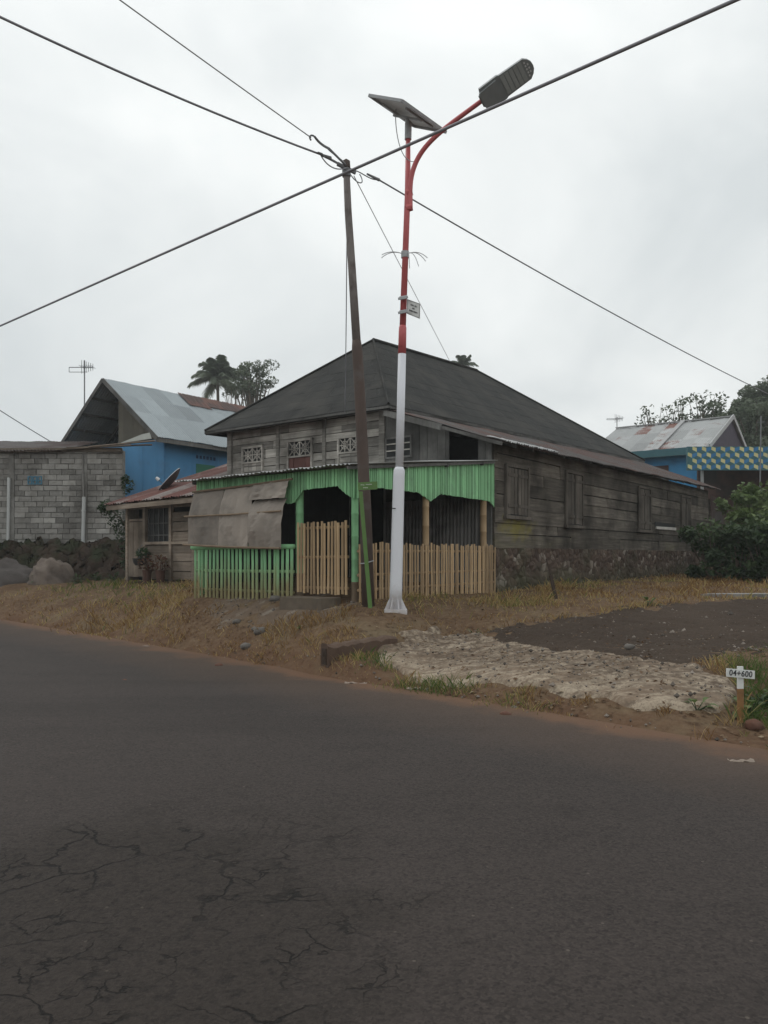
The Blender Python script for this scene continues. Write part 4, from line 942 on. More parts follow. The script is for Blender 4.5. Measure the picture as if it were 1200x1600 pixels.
m = MB(); m.beam((-10.28,-2.16,az(-2.2)-.13),(-5.8,-2.16,az(-2.2)-.04),.03,.12,tint=.8); m.beam((-10.27,-2.1,az(-2.1)-.1),(-10.27,2.2,az(2.2)-.09),.03,.1,tint=.3)
for x in np.arange(-10.1,-7.9,.7): m.beam((x,-2.1,az(-2.1)-.1),(x,2.2,az(2.2)-.1),.05,.07,tint=.2)
ab(m, 'fascia', WOODA, ar)

# satellite dish on the annex roof
dp = at(262, 20.6, py=768); dpn = thing('satellite_dish', 'dark satellite dish tilted on the rusty annex roof', 'satellite dish', dp)
nrm_ = np.array((-.72,-.16,.68)); nrm_ /= np.linalg.norm(nrm_); t1 = np.cross(nrm_, (0,0,1.)); t1 /= np.linalg.norm(t1); t2 = np.cross(nrm_, t1)
dc = at(270, 20.7, py=753.5) - dp; rr = .40; V = []
a_, b_ = np.meshgrid(np.linspace(0.02,1,8), np.linspace(0,2*math.pi,25), indexing='ij')
Pd = dc + (t1*np.cos(b_)[...,None]+t2*np.sin(b_)[...,None])*(a_*rr)[...,None] + nrm_*(.12*a_**2)[...,None]
m = MB(); m.sheet(Pd, .012); m.build('reflector', simple('dish_grey', (.075,.07,.072), (.11,.10,.10), 6, rough=.6), dpn, smooth=True)
m = MB(); m.tube([dc+(t1*math.cos(t)+t2*math.sin(t))*rr+nrm_*.12 for t in np.linspace(0,2*math.pi,25)], .012, 5); m.build('rim', GALV, dpn)
m = MB(); m.tube([at(254,20.5,py=772)-dp, at(250,20.5,py=758)-dp, at(252,20.5,py=762)-dp, dc], .018, 6); m.build('mount', GALV, dpn)
m = MB(); lnb = at(246,20.4,py=748)-dp; m.tube([dc-t2*0+(-nrm_)*0+np.array((0,0,-.28)), lnb], .01, 5); m.build('feed_arm', GREYM, dpn)
m = MB(); m.tube([lnb-nrm_*.05, lnb+nrm_*.05], [.05,.035], 8); m.build('feed_horn', SIGNW, dpn)

# ------------------------------------------------------------------ grey block building on the left
bb = np.array((-7.92,23.3,.0)); blk = thing('block_building', 'bare grey concrete block building with low dark iron roof at the left edge', 'building', bb, R(1.0))
m = MB(); m.box((-9.5,.022,1.7),(-.02,.2,4.74)); m.build('mortar', MORT, blk)
cols_ = ((-7.0,.2), (-3.35,.16), (-1.15,.14))
spans = ((-9.4,-7.1), (-6.9,-3.43), (-3.27,-1.22), (-1.08,-.02))
for xa, xb in spans:
    m = MB(); z = 1.88; rowi = 0
    while z < 4.7:
        h = .163; x = xb - (.2*random.uniform(.7,1.2) if rowi % 2 else 0)
        if rowi % 2: m.box((x+.005,-.005,z+.006),(xb-.003,.06,z+h-.006),random.uniform(.2,.8),jit=.004)
        while x > xa+.02:
            l = min(.40*random.uniform(.9,1.06), x-xa); x0 = x-l
            if x0-xa < .08: x0 = xa
            j = random.uniform(0,.014); t = float(np.clip(rng.normal(.5,.2),.05,.95)); m.box((x0+.009,.0-j,z+.009+random.uniform(-.005,.005)),(x-.009,.06,z+h-.009+random.uniform(-.005,.005)),t,jit=.005)
            x = x0
        z += h; rowi += 1
    m.build('block_panel', BLOCK, blk)
m = MB(); m.box((-.021,.0,1.75),(.0,.22,4.74),.4); m.build('end_wall', BLOCK, blk)
for cx_, w_ in cols_:
    m = MB(); m.box((cx_-w_/2,-.025,1.75),(cx_+w_/2,.05,4.72),.35,jit=.006); m.build('column', BLOCK, blk)
for x, z0, z1, r in ((-3.39,1.85,3.90,.045), (-1.14,1.85,3.32,.055)):
    m = MB(); m.tube([(x-.03,-.09,z0),(x,-.09,z1)], r, 10); m.tube([(x-.008,-.09,z0+.7*(z1-z0)),(x-.006,-.09,z0+.7*(z1-z0)+.05)], r*1.15, 10); m.build('drain_pipe', simple('dull_white_pipe', (.50,.51,.50), (.42,.43,.42), 5, (1,1,.3), tint=0), blk)
m = MB(); m.tube([(-1.17,-.06,3.3),(-1.19,-.06,4.6)], .022, 8); m.build('conduit', CONC, blk)
m = MB()
for i in range(3):
    x = -2.86+i*.15; 
    for a, b in (((0,0),(.13,.03)),((0,.22),(.13,.25)),((0,.03),(.03,.22)),((.10,.03),(.13,.22)),((.03,.11),(.10,.14))): m.box((x+a[0],-.03,3.70+a[1]),(x+b[0],.0,3.70+b[1]))
m.build('vent_block', simple('blue_vent', (.07,.20,.28), (.06,.16,.23), 8), blk)
nu, nv = 300, 50; a_, b_ = np.meshgrid(np.linspace(-9.5,.35,nu), np.linspace(0,1,nv), indexing='ij')
m = MB(); yb = -.10-.55*(1-b_)**1.5 + .10*vnoise(a_,b_*2,71,1.5) + .06*vnoise(a_,b_*3,72,5) + .05*vnoise(a_,b_*1.5,74,11) + .03*vnoise(a_,b_*1.5,75,24); m.sheet(np.stack((a_, yb, .45+1.40*b_+.04*vnoise(a_,b_,73,2)), -1)[::-1], .3); m.build('earth_footing', EARTH, blk, smooth=True)
m = MB(); m.corr((-9.6,-.28,4.68), (-1.75,-.28,4.70), (-1.75,3.1,5.46), (-9.6,3.1,5.46), .10, .015, 6, tj=.4); rf_ = m.build('roof', RUSTD, blk)
m = MB(); m.beam((-9.6,-.2,4.66),(-.0,-.16,4.74),.05,.12,tint=.2); m.beam((-1.9,-.3,4.72),(.35,-.32,4.86),.09,.035,tint=.6); m.beam((-.9,-.34,4.8),(1.05,-.30,4.99),.13,.03,tint=.85); m.beam((-1.6,-.2,4.78),(.9,-.1,4.90),.16,.03,tint=.3); m.build('eave_boards', WOODA, blk)

# ------------------------------------------------------------------ blue house on the left
bh = thing('blue_house', 'blue boarded house with pale zinc gable roof behind the block building', 'house', hw(-15.56,1.15,0), HR); bo = np.array((-15.56,1.15,0.))
def bb_(m, name, mat, parent=bh, **k): return m.build(name, mat, parent, **k)     # local: ridge at x=0, roof front at y=0
m = MB(); vboards(m, (-2.5,.64), (2.5,.64), .8, lambda q: 5.38, .9, (0,-1), .02, .004, 0, (.35,.65)); vboards(m, (2.5,.64), (2.5,8.5), .8, lambda q: 5.5, 1.1, (1,0), .02, .004, 0, (.35,.65)); vboards(m, (-2.5,8.5), (-2.5,.64), .8, lambda q: 5.5, 1.1, (-1,0), .02, .004, 0, (.35,.65)); vboards(m, (2.5,8.5), (-2.5,8.5), .8, lambda q: 5.5+max(0,(2.5-abs(q-2.5)))*.75, 1.0, (0,1), .02, .004, 0)
bb_(m, 'wall', BLUE)
m = MB(); vboards(m, (.06,.60), (2.5,.60), 5.38, lambda q: 7.42-.755*(.06+q), .3, (0,-1)); bb_(m, 'gable_panel', simple('gable_ply', (.135,.125,.10), (.105,.098,.08), 3, tint=.2))
m = MB(); m.corr((2.95,0,5.3), (2.95,8.6,5.3), (.02,8.6,7.55), (.02,0,7.55), .10, .014, 7, tj=.35); m.corr((-2.95,8.6,5.3), (-2.95,0,5.3), (-.02,0,7.55), (-.02,8.6,7.55), .10, .014, 7, tj=.35)
br = bb_(m, 'roof', ZINCB)
m = MB(); m.corr((.72,3.1,7.055),(.72,4.15,7.055),(.02,4.15,7.592),(.02,3.1,7.592),.1,.013,2,tj=.2); m.corr((.58,4.15,7.16),(.58,7.2,7.16),(.0,7.2,7.605),(.0,4.15,7.605),.1,.013,2,tj=.2); m.corr((.98,7.3,6.86),(.98,7.9,6.86),(.0,7.9,7.61),(.0,7.3,7.61),.1,.013,2,tj=.2)
bb_(m, 'rusty_sheet', metal_mat('ridge_rust', (.17,.08,.06), (.14,.065,.05), (.085,.05,.043), (.07,.045,.04), .5), br)
m = MB()
for s_ in (-1, 1): m.beam((s_*2.96,.0,5.24),(0,.0,7.5),.03,.14,tint=.5); m.beam((s_*2.9,.03,5.22),(s_*2.9,8.5,5.22),.03,.14,tint=.6)
for f_ in (.15,.36,.57,.78):
    for s_ in (-1, 1): m.beam((s_*2.95*(1-f_),.05,5.22+2.22*f_),(s_*2.95*(1-f_),8.4,5.22+2.22*f_),.05,.08,tint=.2)
for y in (1.6, 3.2): 
    for s_ in (-1,1): m.beam((s_*2.85,y,5.2),(0,y,7.36),.06,.1,tint=.2)
m.beam((0,.03,7.45),(0,8.5,7.45),.06,.12,tint=.2)
bb_(m, 'roof_timbers', WOODV, br)
m = MB(); m.prism([(1.0,-.02,5.26),(2.7,-.02,5.26),(2.6,-.02,5.46),(2.2,-.02,5.44)], (0,.02,0)); bb_(m, 'pale_soffit', simple('pale_soffit', (.5,.52,.48), (.45,.46,.43), 4))
m = MB(); m.box((2.53,1.9,4.12),(2.55,2.72,4.66)); bb_(m, 'shutter', simple('green_shutter', (.05,.19,.13), (.045,.16,.11), 4))
m = MB()
for i in range(6): m.box((2.53,1.9+i*.15,4.84),(2.545,1.99+i*.15,4.95))
bb_(m, 'vent', simple('deep_blue', (.03,.075,.15), (.03,.06,.12), 5))
# TV aerials
def aerial(name, label, px, d, py_top, py_base, sgn, s_):
    b0 = at(px, d, py=py_base); t0 = thing(name, label, 'aerial', b0); H = (py_base-py_top)/F*d
    m = MB(); m.tube([(0,0,-.5),(0,0,H)], .022*s_, 6); m.build('mast', GREYM, t0)
    m = MB(); m.tube([(-.55*s_,0,H*.88),(.3*s_,0,H*.88)], .016*s_, 5); m.tube([(-.55*s_,0,H*.80),(.1*s_,0,H*.80)], .012*s_, 5); m.tube([(-.55*s_,0,H*.80),(-.55*s_,0,H*.88)], .012*s_, 5)
    for i in range(6): x = (-.1+i*.08)*s_; m.tube([(x,-.25*s_,H*.88+.02),(x,.25*s_,H*.88+.02)], .010*s_, 4); m.tube([(x,0,H*.88-.22*s_*(1-i*.1)),(x,0,H*.88+.26*s_*(1-i*.1))], .010*s_, 4)
    m.build('dipoles', GREYM, t0); return t0
aerial('tv_aerial', 'thin TV aerial on a mast beside the pale zinc gable', 132, 27.5, 563, 655, 1, 1.0)
aerial('tv_aerial', 'small TV aerial on the far end of the patched zinc roof', 964, 46, 652, 672, 1, 1.1)

# ------------------------------------------------------------------ azure house and tiled awning on the right, behind
rh = thing('azure_house', 'azure house with patched zinc roof seen past the far end of the old house', 'house', hw(-1.88,28.9,0), HR)
m = MB(); m.corr((-6.1,-4.75,6.66),(0.1,-4.75,6.66),(0.1,0,8.74),(-6.1,0,8.74),.11,.015,6,tj=.55); m.corr((.1,4.75,6.66),(-6.1,4.75,6.66),(-6.1,0,8.74),(.1,0,8.74),.11,.015,5,tj=.5)
rr_ = m.build('roof', ZINCR, rh)
m = MB(); m.beam((.12,-4.75,6.70),(.12,0,8.78),.06,.22,tint=.9); m.beam((.12,4.75,6.70),(.12,0,8.78),.06,.22,tint=.9); m.beam((-2.4,-4.75,6.74),(-2.4,0,8.84),.22,.05); m.beam((-6.1,0,8.80),(.1,0,8.80),.2,.05)
m.build('ridge_trim', simple('pale_trim', (.40,.40,.40), (.32,.32,.32), 5), rr_)
m = MB(); m.prism([(0,-4.5,6.7),(0,0,8.68),(0,4.5,6.7)], (-.06,0,0)); m.build('gable', simple('purple_gable', (.085,.07,.095), (.06,.052,.07), 3), rh)
m = MB(); m.box((-6,-4.1,1.5),(-.05,4.1,6.72)); m.build('wall', BLUE2, rh)
m = MB(); m.box((-4.7,-4.16,3.6),(-1.95,-4.12,6.0)); dr_ = m.build('garage_door', simple('brown_shutter', (.085,.05,.045), (.06,.038,.034), 3), rh)
m = MB(); m.box((-2.8,-4.19,3.6),(-2.73,-4.16,5.3)); m.box((-2.8,-4.19,5.3),(-1.6,-4.16,5.36)); m.build('door_frame', GREYM, dr_)
m = MB(); a_, b_ = np.meshgrid(np.linspace(0,1,20), np.linspace(0,1,3), indexing='ij')
xs_ = -5.6+5.5*a_; ys_ = -4.85+0*a_ + .25*np.clip((a_-.8)/.2,0,1)**2; m.sheet(np.stack((xs_,ys_,6.36+.36*b_),-1), .1)
m.box((-5.58,-4.75,6.60),(-.12,-3.9,6.66)); m.build('canopy', TEAL, rh)

aw0 = at(1074, 32.5, z=0.); aw = thing('tiled_awning', 'open porch with blue and yellow cube patterned fascia above the hedge', 'awning', aw0)
m = MB(); AL = 6.6; m.box((0,.0,5.16),(AL,.12,6.16),.5); m.box((1.8,.12,5.95),(AL,3.5,6.1)); fa_ = m.build('fascia', TEAL, aw)
cw, ch = .40, .25; YEL = simple('cube_yellow', (.60,.54,.28), (.54,.49,.25), 5, tint=.15); TL = simple('cube_teal', (.09,.33,.27), (.08,.28,.24), 5, tint=.15); BL = simple('cube_blue', (.05,.19,.38), (.045,.16,.33), 5, tint=.15)
m = MB(); nr, nc = 4, int(AL/cw)
for r in range(nr):
    for c in range(nc+1):
        x = c*cw + (cw/2 if r % 2 else 0) - cw*.0; z = 5.16 + r*ch
        if x + cw > AL: continue
        y = -.003
        m.prism([(x,y,z+ch*.5),(x+cw*.5,y,z+.0),(x+cw*.5,y,z+ch*.5),(x+cw*.25,y,z+ch),(x,y,z+ch)], (0,.006,0), random.random(), 1)
        m.prism([(x+cw*.5,y,z+.0),(x+cw,y,z+ch*.45),(x+cw,y,z+ch),(x+cw*.5,y,z+ch*.7)], (0,.006,0), random.random(), 2)
        m.prism([(x+cw*.04,y-.002,z+ch*.45),(x+cw*.49,y-.002,z+ch*.12),(x+cw*.49,y-.002,z+ch*.78),(x+cw*.06,y-.002,z+ch*1.0)], (0,.004,0), random.random(), 0)
m.build('cube_pattern', [YEL, TL, BL], fa_)
for x in (.75, 3.9, 6.3):
    m = MB(); m.tube([(x,.3,2.5),(x,.3,5.95)], .07, 8); m.build('post', simple('pale_post', (.35,.36,.36), (.28,.29,.29), 5), aw)
m = MB(); m.box((1.8,3.2,2.4),(AL,3.35,5.94)); m.box((.95,1.2,2.4),(1.75,1.35,5.9)); m.build('back_wall', simple('dark_brick', (.10,.052,.04), (.07,.038,.032), 6, stain=(.03,.026,.024), sscale=.6, sth=(.42,.6)), aw)
wp = at(1187, 30, py=720); m = MB(); m.tube([(0,0,-2.2),(.05,0,1.75)], .025, 6); m.tube([(-.1,0,1.5),(.2,0,1.52)], .012, 5); tag(m.build('thin_mast', GREYM, loc=wp), 'bare thin grey mast standing by the cube patterned fascia', 'mast')
rs, off = house_thing('rusty_fence', 'rusty upright iron sheets closing the gap at the far end of the old house', 'fence', .1, 18.4)
m = MB(); m.corr((.1,16.9,1.0),(.25,19.6,1.0),(.25,19.6,3.55),(.1,16.9,3.85),.10,.015,3,tj=.6); hb(m, off, 'sheets', RUSTD, rs)
m = MB(); m.tube([(.0,17,.9),(.0,17,3.7)], .05, 6); m.tube([(.15,19.5,.9),(.15,19.5,3.4)], .05, 6); hb(m, off, 'posts', WOODS, rs)

# ------------------------------------------------------------------ vegetation
def blob(n, c, r, flat=1.0, shell=.4):
    d = rng.normal(0,1,(n,3)); d /= np.linalg.norm(d,axis=1)[:,None]; rad = rng.uniform(shell,1,n)**.6
    return np.array(c) + d*rad[:,None]*np.array((r,r,r*flat))
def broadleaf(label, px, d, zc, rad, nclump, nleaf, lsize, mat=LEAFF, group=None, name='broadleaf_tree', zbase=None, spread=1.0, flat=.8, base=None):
    x, y = (px-600)/F*d, d; zb = tz(x, y) if zbase is None else zbase
    t0 = thing(name, label, 'tree', (x,y,zb), 0, group); H = zc-zb
    tr = MB(); cr_ = MB()
    P = [(0,0,-.2),(.05*rad,0,H*.4),(-.04*rad,.05*rad,H*.75),(0,0,H)]; tr.tube(P, [.10*rad+.05,.08*rad+.04,.06*rad+.02,.03*rad], 8)
    for i in range(nclump):
        a = rng.uniform(0,2*math.pi); r_ = rad*spread*rng.uniform(.25,.85); zz_ = H + rad*flat*rng.uniform(-.75,.85)
        c = np.array((r_*math.cos(a), r_*math.sin(a), zz_)); cs = rad*rng.uniform(.22,.42)
        s0 = np.array((0,0,H*.6+.2*rad*rng.uniform(-1,1))); tr.tube([s0, (s0+c)/2+np.array((0,0,.1*rad)), c], [.03*rad+.01,.02*rad+.008,.008*rad+.004], 5)
        n_ = int(nleaf*(cs/rad/.32)**2); pts = blob(n_, c, cs, .7)
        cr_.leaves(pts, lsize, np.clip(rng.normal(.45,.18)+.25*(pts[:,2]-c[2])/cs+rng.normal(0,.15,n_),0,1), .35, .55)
    tr.build('trunk', BARK, t0); cr_.build('crown', mat, t0); return t0
def palm(label, px, d, py, flen, nf, zbase=0, tilt=0, up=.5):
    c = at(px, d, py=py); t0 = thing('coconut_palm', label, 'tree', (c[0],c[1],zbase)); H = c[2]-zbase
    m = MB(); m.tube(bez([(.8+tilt,0,-.5),(.5,0,H*.4),(0,0,H*.8),(0,0,H)],14), [.19-.06*i/13 for i in range(14)], 8); m.build('trunk', BARK, t0)
    for k in range(nf):
        az_ = k*2.39996+rng.uniform(-.15,.15); el = (-.25+1.6*(k/nf)**.9)*min(1,up*2)+rng.uniform(-.1,.1); L_ = flen*rng.uniform(.8,1.12)
        dx = np.array((math.cos(az_),math.sin(az_),0)); P = []
        for t in np.linspace(0,1,12): P.append(np.array((0,0,H)) + dx*L_*t*math.cos(el)*(1-.12*t*t) + np.array((0,0,L_*(math.sin(el)*t - .33*t**2.6))))
        f = MB(); f.tube(P, [.035*(1-.8*i/11)+.006 for i in range(12)], 5, .35)
        Pi = np.array(P); tg = np.gradient(Pi,axis=0); tg /= np.linalg.norm(tg,axis=1)[:,None]; sd_ = np.cross(tg,(0,0,1.)); sd_ /= np.linalg.norm(sd_,axis=1)[:,None]+1e-9
        V = []; Fc = []; T = []
        for t in np.linspace(.12,.99,34):
            i = t*11; i0 = int(i); fr = i-i0; i1 = min(11,i0+1); c_ = Pi[i0]*(1-fr)+Pi[i1]*fr; g = tg[i0]; s_ = sd_[i0]; ll = flen*.30*(math.sin(math.pi*(.12+.83*t)))**.7
            for sg in (-1,1):
                tip = c_ + (s_*sg*.8+g*.55)*ll + np.array((0,0,-ll*rng.uniform(.35,.8))); mid = (c_+tip)/2+np.array((0,0,ll*.12)); o = len(V); w_ = .035*flen/2.6+.02
                V += [c_-g*w_, mid-g*w_*.9, tip, mid+g*w_, c_+g*w_]; Fc.append((o,o+1,o+2,o+3,o+4)); T.append(float(np.clip(rng.normal(.45,.2),0,1)))
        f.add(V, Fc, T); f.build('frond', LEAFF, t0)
palm('tall coconut palm with full drooping crown behind the zinc roof', 340, 72, 590, 2.9, 34)
palm('coconut palm whose frond tips just show over the old house ridge', 724, 90, 571, 2.0, 16, up=.6)
broadleaf('sparse broadleaf tree right of the tall coconut palm', 395, 66, 16.6, 2.0, 40, 85, .24, spread=1.05)
broadleaf('low leafy tree top between the palm and the dark roof', 368, 64, 15.2, 1.2, 14, 60, .2)
# wooded slope at the right
hm = MB(); hx, hy = np.meshgrid(np.linspace(10,140,60), np.linspace(44,150,40), indexing='ij')
hz = 1.5 + 14*np.clip((hx-22)/50,0,1)**.8*np.clip((hy-44)/50,0,1)**.7 + .6*vnoise(hx,hy,91,.12)
hm.sheet(np.stack((hx,hy,hz),-1), .5); tag(hm.build('hillside', EARTH, smooth=True), kind='structure')
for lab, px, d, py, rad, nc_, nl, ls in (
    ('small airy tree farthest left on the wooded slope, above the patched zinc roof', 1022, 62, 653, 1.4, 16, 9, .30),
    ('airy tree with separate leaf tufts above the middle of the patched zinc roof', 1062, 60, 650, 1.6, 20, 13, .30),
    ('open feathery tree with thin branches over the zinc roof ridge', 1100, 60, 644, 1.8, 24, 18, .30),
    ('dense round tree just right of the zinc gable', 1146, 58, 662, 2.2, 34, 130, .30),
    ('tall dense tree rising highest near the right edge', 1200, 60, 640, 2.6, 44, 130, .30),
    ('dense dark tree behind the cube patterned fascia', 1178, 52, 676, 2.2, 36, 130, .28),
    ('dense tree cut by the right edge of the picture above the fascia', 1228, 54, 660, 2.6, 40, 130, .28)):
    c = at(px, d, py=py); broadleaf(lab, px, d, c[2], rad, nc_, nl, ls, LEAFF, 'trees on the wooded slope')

def shrub(label, px, d, py_top, wpx, n, lsize, mat, name='shrub', aspect=.5, up=.35, droop=0., group=None, zb=None):
    x, y = (px-600)/F*d, d; z0 = tz(x,y) if zb is None else zb; top = at(px,d,py=py_top)[2]; H = top-z0; Wd = wpx/F*d/2
    t0 = thing(name, label, 'shrub', (x,y,z0), 0, group); st = MB(); lf = MB()
    for i in range(24):
        a = rng.uniform(0,2*math.pi); r_ = Wd*rng.uniform(.15,1.0); c = np.array((r_*math.cos(a), r_*math.sin(a)*.7, H*rng.uniform(.08,.98)*(1-.2*(r_/Wd)**2)))
        st.tube([(rng.uniform(-.1,.1),rng.uniform(-.1,.1),-.1), c*np.array((.6,.6,.5)), c], [.02,.014,.006], 5)
        cs = min(Wd,H)*rng.uniform(.24,.44); n_ = n//20; pts = blob(n_, c, cs, .9, .2); pts[:,2] = np.maximum(pts[:,2], .03)
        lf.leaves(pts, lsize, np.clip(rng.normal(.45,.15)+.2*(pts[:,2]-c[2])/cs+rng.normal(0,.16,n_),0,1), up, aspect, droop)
    st.build('stems', BARK, t0); lf.build('foliage', mat, t0); return t0
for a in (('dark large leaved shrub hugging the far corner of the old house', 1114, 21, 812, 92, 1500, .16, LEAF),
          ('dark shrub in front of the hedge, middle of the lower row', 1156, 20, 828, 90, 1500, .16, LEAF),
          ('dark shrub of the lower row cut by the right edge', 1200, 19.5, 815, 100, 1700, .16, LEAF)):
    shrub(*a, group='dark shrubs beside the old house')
for a in (('light green leafy bush just right of the rusty iron sheets', 1152, 25, 752, 56, 1100, .20, LEAFY),
          ('light green leafy bush below the cube patterned fascia', 1188, 25.5, 742, 76, 1300, .20, LEAFY),
          ('light green leafy bush cut by the right edge above the dark shrubs', 1222, 24, 748, 80, 1200, .20, LEAFY),
          ('mid green bush filling the bank between the dark shrubs and the light bushes', 1180, 22.5, 778, 90, 1500, .2, LEAFY)):
    shrub(*a, group='light bushes on the bank')
shrub('tall bush behind the light bushes under the fascia', 1200, 29, 752, 120, 1800, .24, LEAFY)
# marker plants
def rosette(label, px, py, z, n, ln, wd, mat=LEAFY, name='broad_leaved_weed', cat='plant', group=None):
    p = pd(px, py, z); t0 = thing(name, label, cat, (p[0],p[1],tz(p[0],p[1])-.01), 0, group); m = MB(); st = MB()
    for i in range(n):
        a = rng.uniform(0,2*math.pi); el = rng.uniform(.25,1.2); L_ = ln*rng.uniform(.6,1.1); d = np.array((math.cos(a)*math.cos(el),math.sin(a)*math.cos(el),math.sin(el))); s_ = np.cross(d,(0,0,1.)); s_ /= np.linalg.norm(s_)
        b0 = d*L_*.45; st.tube([(0,0,0), b0], .005, 4); up_ = np.cross(s_,d); w_ = wd*rng.uniform(.7,1.2); V = []
        for t, k in ((0,.05),(.3,.9),(.6,.8),(1,.02)):
            c = b0 + d*L_*.6*t + np.array((0,0,-L_*.35*t*t)); V += [c+s_*w_*k+up_*w_*.15*k, c, c-s_*w_*k+up_*w_*.15*k]
        m.add(V, [(r*3+j, r*3+j+1, r*3+j+4, r*3+j+3) for r in range(3) for j in range(2)], float(np.clip(rng.normal(.55,.25),0,1)))
    st.build('stems', LEAF, t0); m.build('leaves', mat, t0); return t0
rosette('broad leaved green plant right behind the marker stake', 1172, 1120, .09, 14, .34, .055)
rosette('bushy low weed at the right edge beside the marker stake', 1196, 1112, .10, 20, .32, .035, LEAF)
rosette('small green weed under the pale slab edge left of the marker stake', 1089, 1116, .10, 9, .22, .035)
rosette('lone leafy weed on the grass strip by the dark stake', 1013, 947, .70, 12, .28, .04)
rosette('tuft of weed at the back corner of the pale slab', 742, 992, .40, 12, .20, .025)
rosette('low weed on the bank left of the concrete block end', 470, 985, .45, 8, .14, .02)
rosette('dark leafy plant between the annex wall and the mint fence', 304, 906, .85, 22, .62, .07, LEAF, 'leafy_plant')
rosette('dark weedy clump at the left edge by the boulder', 12, 916, .66, 40, .6, .03, LEAF, 'weed_clump')
for px, py, lab in ((58,908,'weedy tuft just right of the sand heap'),(122,909,'dark weeds at the right foot of the boulder'),(150,907,'dark weeds on the earth bank under the right drain pipe'),(178,908,'dark weeds in the shade beside the annex corner')):
    rosette(lab, px, py, .83, 30, .42, .03, LEAF, 'weed_clump', 'weeds')
# climber at the annex corner
vn = thing('climber', 'dark climbing vine hanging under the left corner of the annex eave', 'plant', at(176,20.4,z=tz(*at(176,20.4,z=0)[:2])), 0); zb = vn.location[2]
m = MB(); st = MB()
for (px, py, r_) in ((168,792,.22),(176,800,.25),(184,812,.3),(190,826,.28),(196,842,.25),(198,862,.22),(198,880,.2),(199,760,.22),(196,750,.15),(160,793,.12)):
    c = at(px, 20.7 if py > 770 else 22.9, py=py) - np.array(vn.location); n_ = 110; m.leaves(blob(n_, c, r_, 1.1, .2), .09, np.clip(rng.normal(.3,.2,n_),0,1), .2, .6, .3)
st.tube([(.35,.2,0),(.36,.2,.9),(.25,.2,1.6),(-.1,.2,2.0)], .015, 5); st.build('stems', BARK, vn); m.build('foliage', LEAF, vn)

# ------------------------------------------------------------------ boulder, earth heap, culvert end, stake, pots, bricks, stones
def lump(name, label, cat, c, r, mat, seed, sub=34, flatten=.0, group=None, rz=0):
    a, b = np.meshgrid(np.linspace(0,math.pi,sub), np.linspace(0,2*math.pi,sub*2), indexing='ij')
    d = np.stack((np.sin(a)*np.cos(b), np.sin(a)*np.sin(b), np.cos(a)), -1)
    k = 1 + .22*vnoise(d[...,0]*1.3+d[...,2]*.7+5, d[...,1]*1.3+d[...,2]*.9+5, seed, 1.4) + .10*vnoise(d[...,0]*3+d[...,2]*2+9, d[...,1]*3+d[...,2]*2+9, seed+1, 2)+.035*vnoise(d[...,0]*8+d[...,2]*6+29, d[...,1]*8+d[...,2]*5+29, seed+2, 2)
    P = d*k[...,None]*np.array(r); P[:,-1] = P[:,0]
    m = MB(); n0, n1 = P.shape[:2]; idx = np.arange(n0*n1).reshape(n0,n1); m.add(P.reshape(-1,3), np.stack((idx[:-1,:-1],idx[1:,:-1],idx[1:,1:],idx[:-1,1:]),-1).reshape(-1,4))
    return tag(m.build(name, mat, loc=c, rz=rz, smooth=True), label, cat, group)
PALE = simple('pale_rock', (.19,.155,.13), (.14,.112,.094), 3, rough=.95, tint=0, bs=.8, stain=(.10,.082,.07), sscale=1.8, sth=(.5,.65), bd=.03)
SAND = simple('grey_sand', (.105,.092,.086), (.082,.072,.067), 5, rough=.95, tint=0, bs=.7, bd=.03)
c = at(72, 21.6, py=905); lump('boulder', 'pale rounded boulder at the foot of the block building', 'boulder', (c[0]+.12,c[1]+.2,c[2]-.06), (.60,.42,.64), PALE, 101)
c = at(12, 21.9, py=905); lump('sand_heap', 'dull grey heap of sand at the left edge beside the boulder', 'heap', (c[0]-.1,c[1]+.2,c[2]-.2), (1.25,.5,.72), SAND, 103)
cb = at(544, 9.95, z=.0); m = MB(); p0 = at(507,9.75,py=992)-cb; p1 = at(615,10.55,py=988)-cb
dcv = (p1-p0)[:2]; dcv /= np.linalg.norm(dcv); ncv = np.array((-dcv[1],dcv[0])); Vc = []; nk = 16
for k in range(nk+1):
    f = k/nk; c = p0[:2]+(p1-p0)[:2]*f; w_ = .085+random.uniform(-.012,.012); zt = .42+.03*f+random.uniform(-.022,.012)
    for sg, z, ex in ((-1,-.2,0),(1,-.2,0),(1,.25,0),(1,zt-.015,0),(.6,zt+.005,0),(-.55,zt+random.uniform(0,.01),0),(-1.05,zt-.03,0),(-1.0,.27+random.uniform(-.03,.03),0)):
        q2 = c+ncv*w_*sg+dcv*random.uniform(-.006,.006); Vc.append((q2[0],q2[1],z))
m.add(Vc, [(k*8+j,k*8+(j+1)%8,k*8+8+(j+1)%8,k*8+8+j) for k in range(nk) for j in range(8)]+[tuple(range(8))[::-1],tuple(nk*8+j for j in range(8))], .5)
cul = thing('culvert_end', 'broken concrete end of the roadside drain below the brown pole', 'culvert', cb); m.build('headwall', simple('earthy_concrete', (.11,.072,.05), (.085,.052,.037), 6, bs=.7, stain=(.09,.065,.05), sscale=3, sth=(.5,.7)), cul)
m = MB(); m.beam((p0[0]-.006,p0[1]-.004,.27),(p0[0]+.10,p0[1]+.08,.27),.09,.2); m.build('hollow_shade', EARTH, cul)  # dark block stands in for the shaded hollow at the drain end
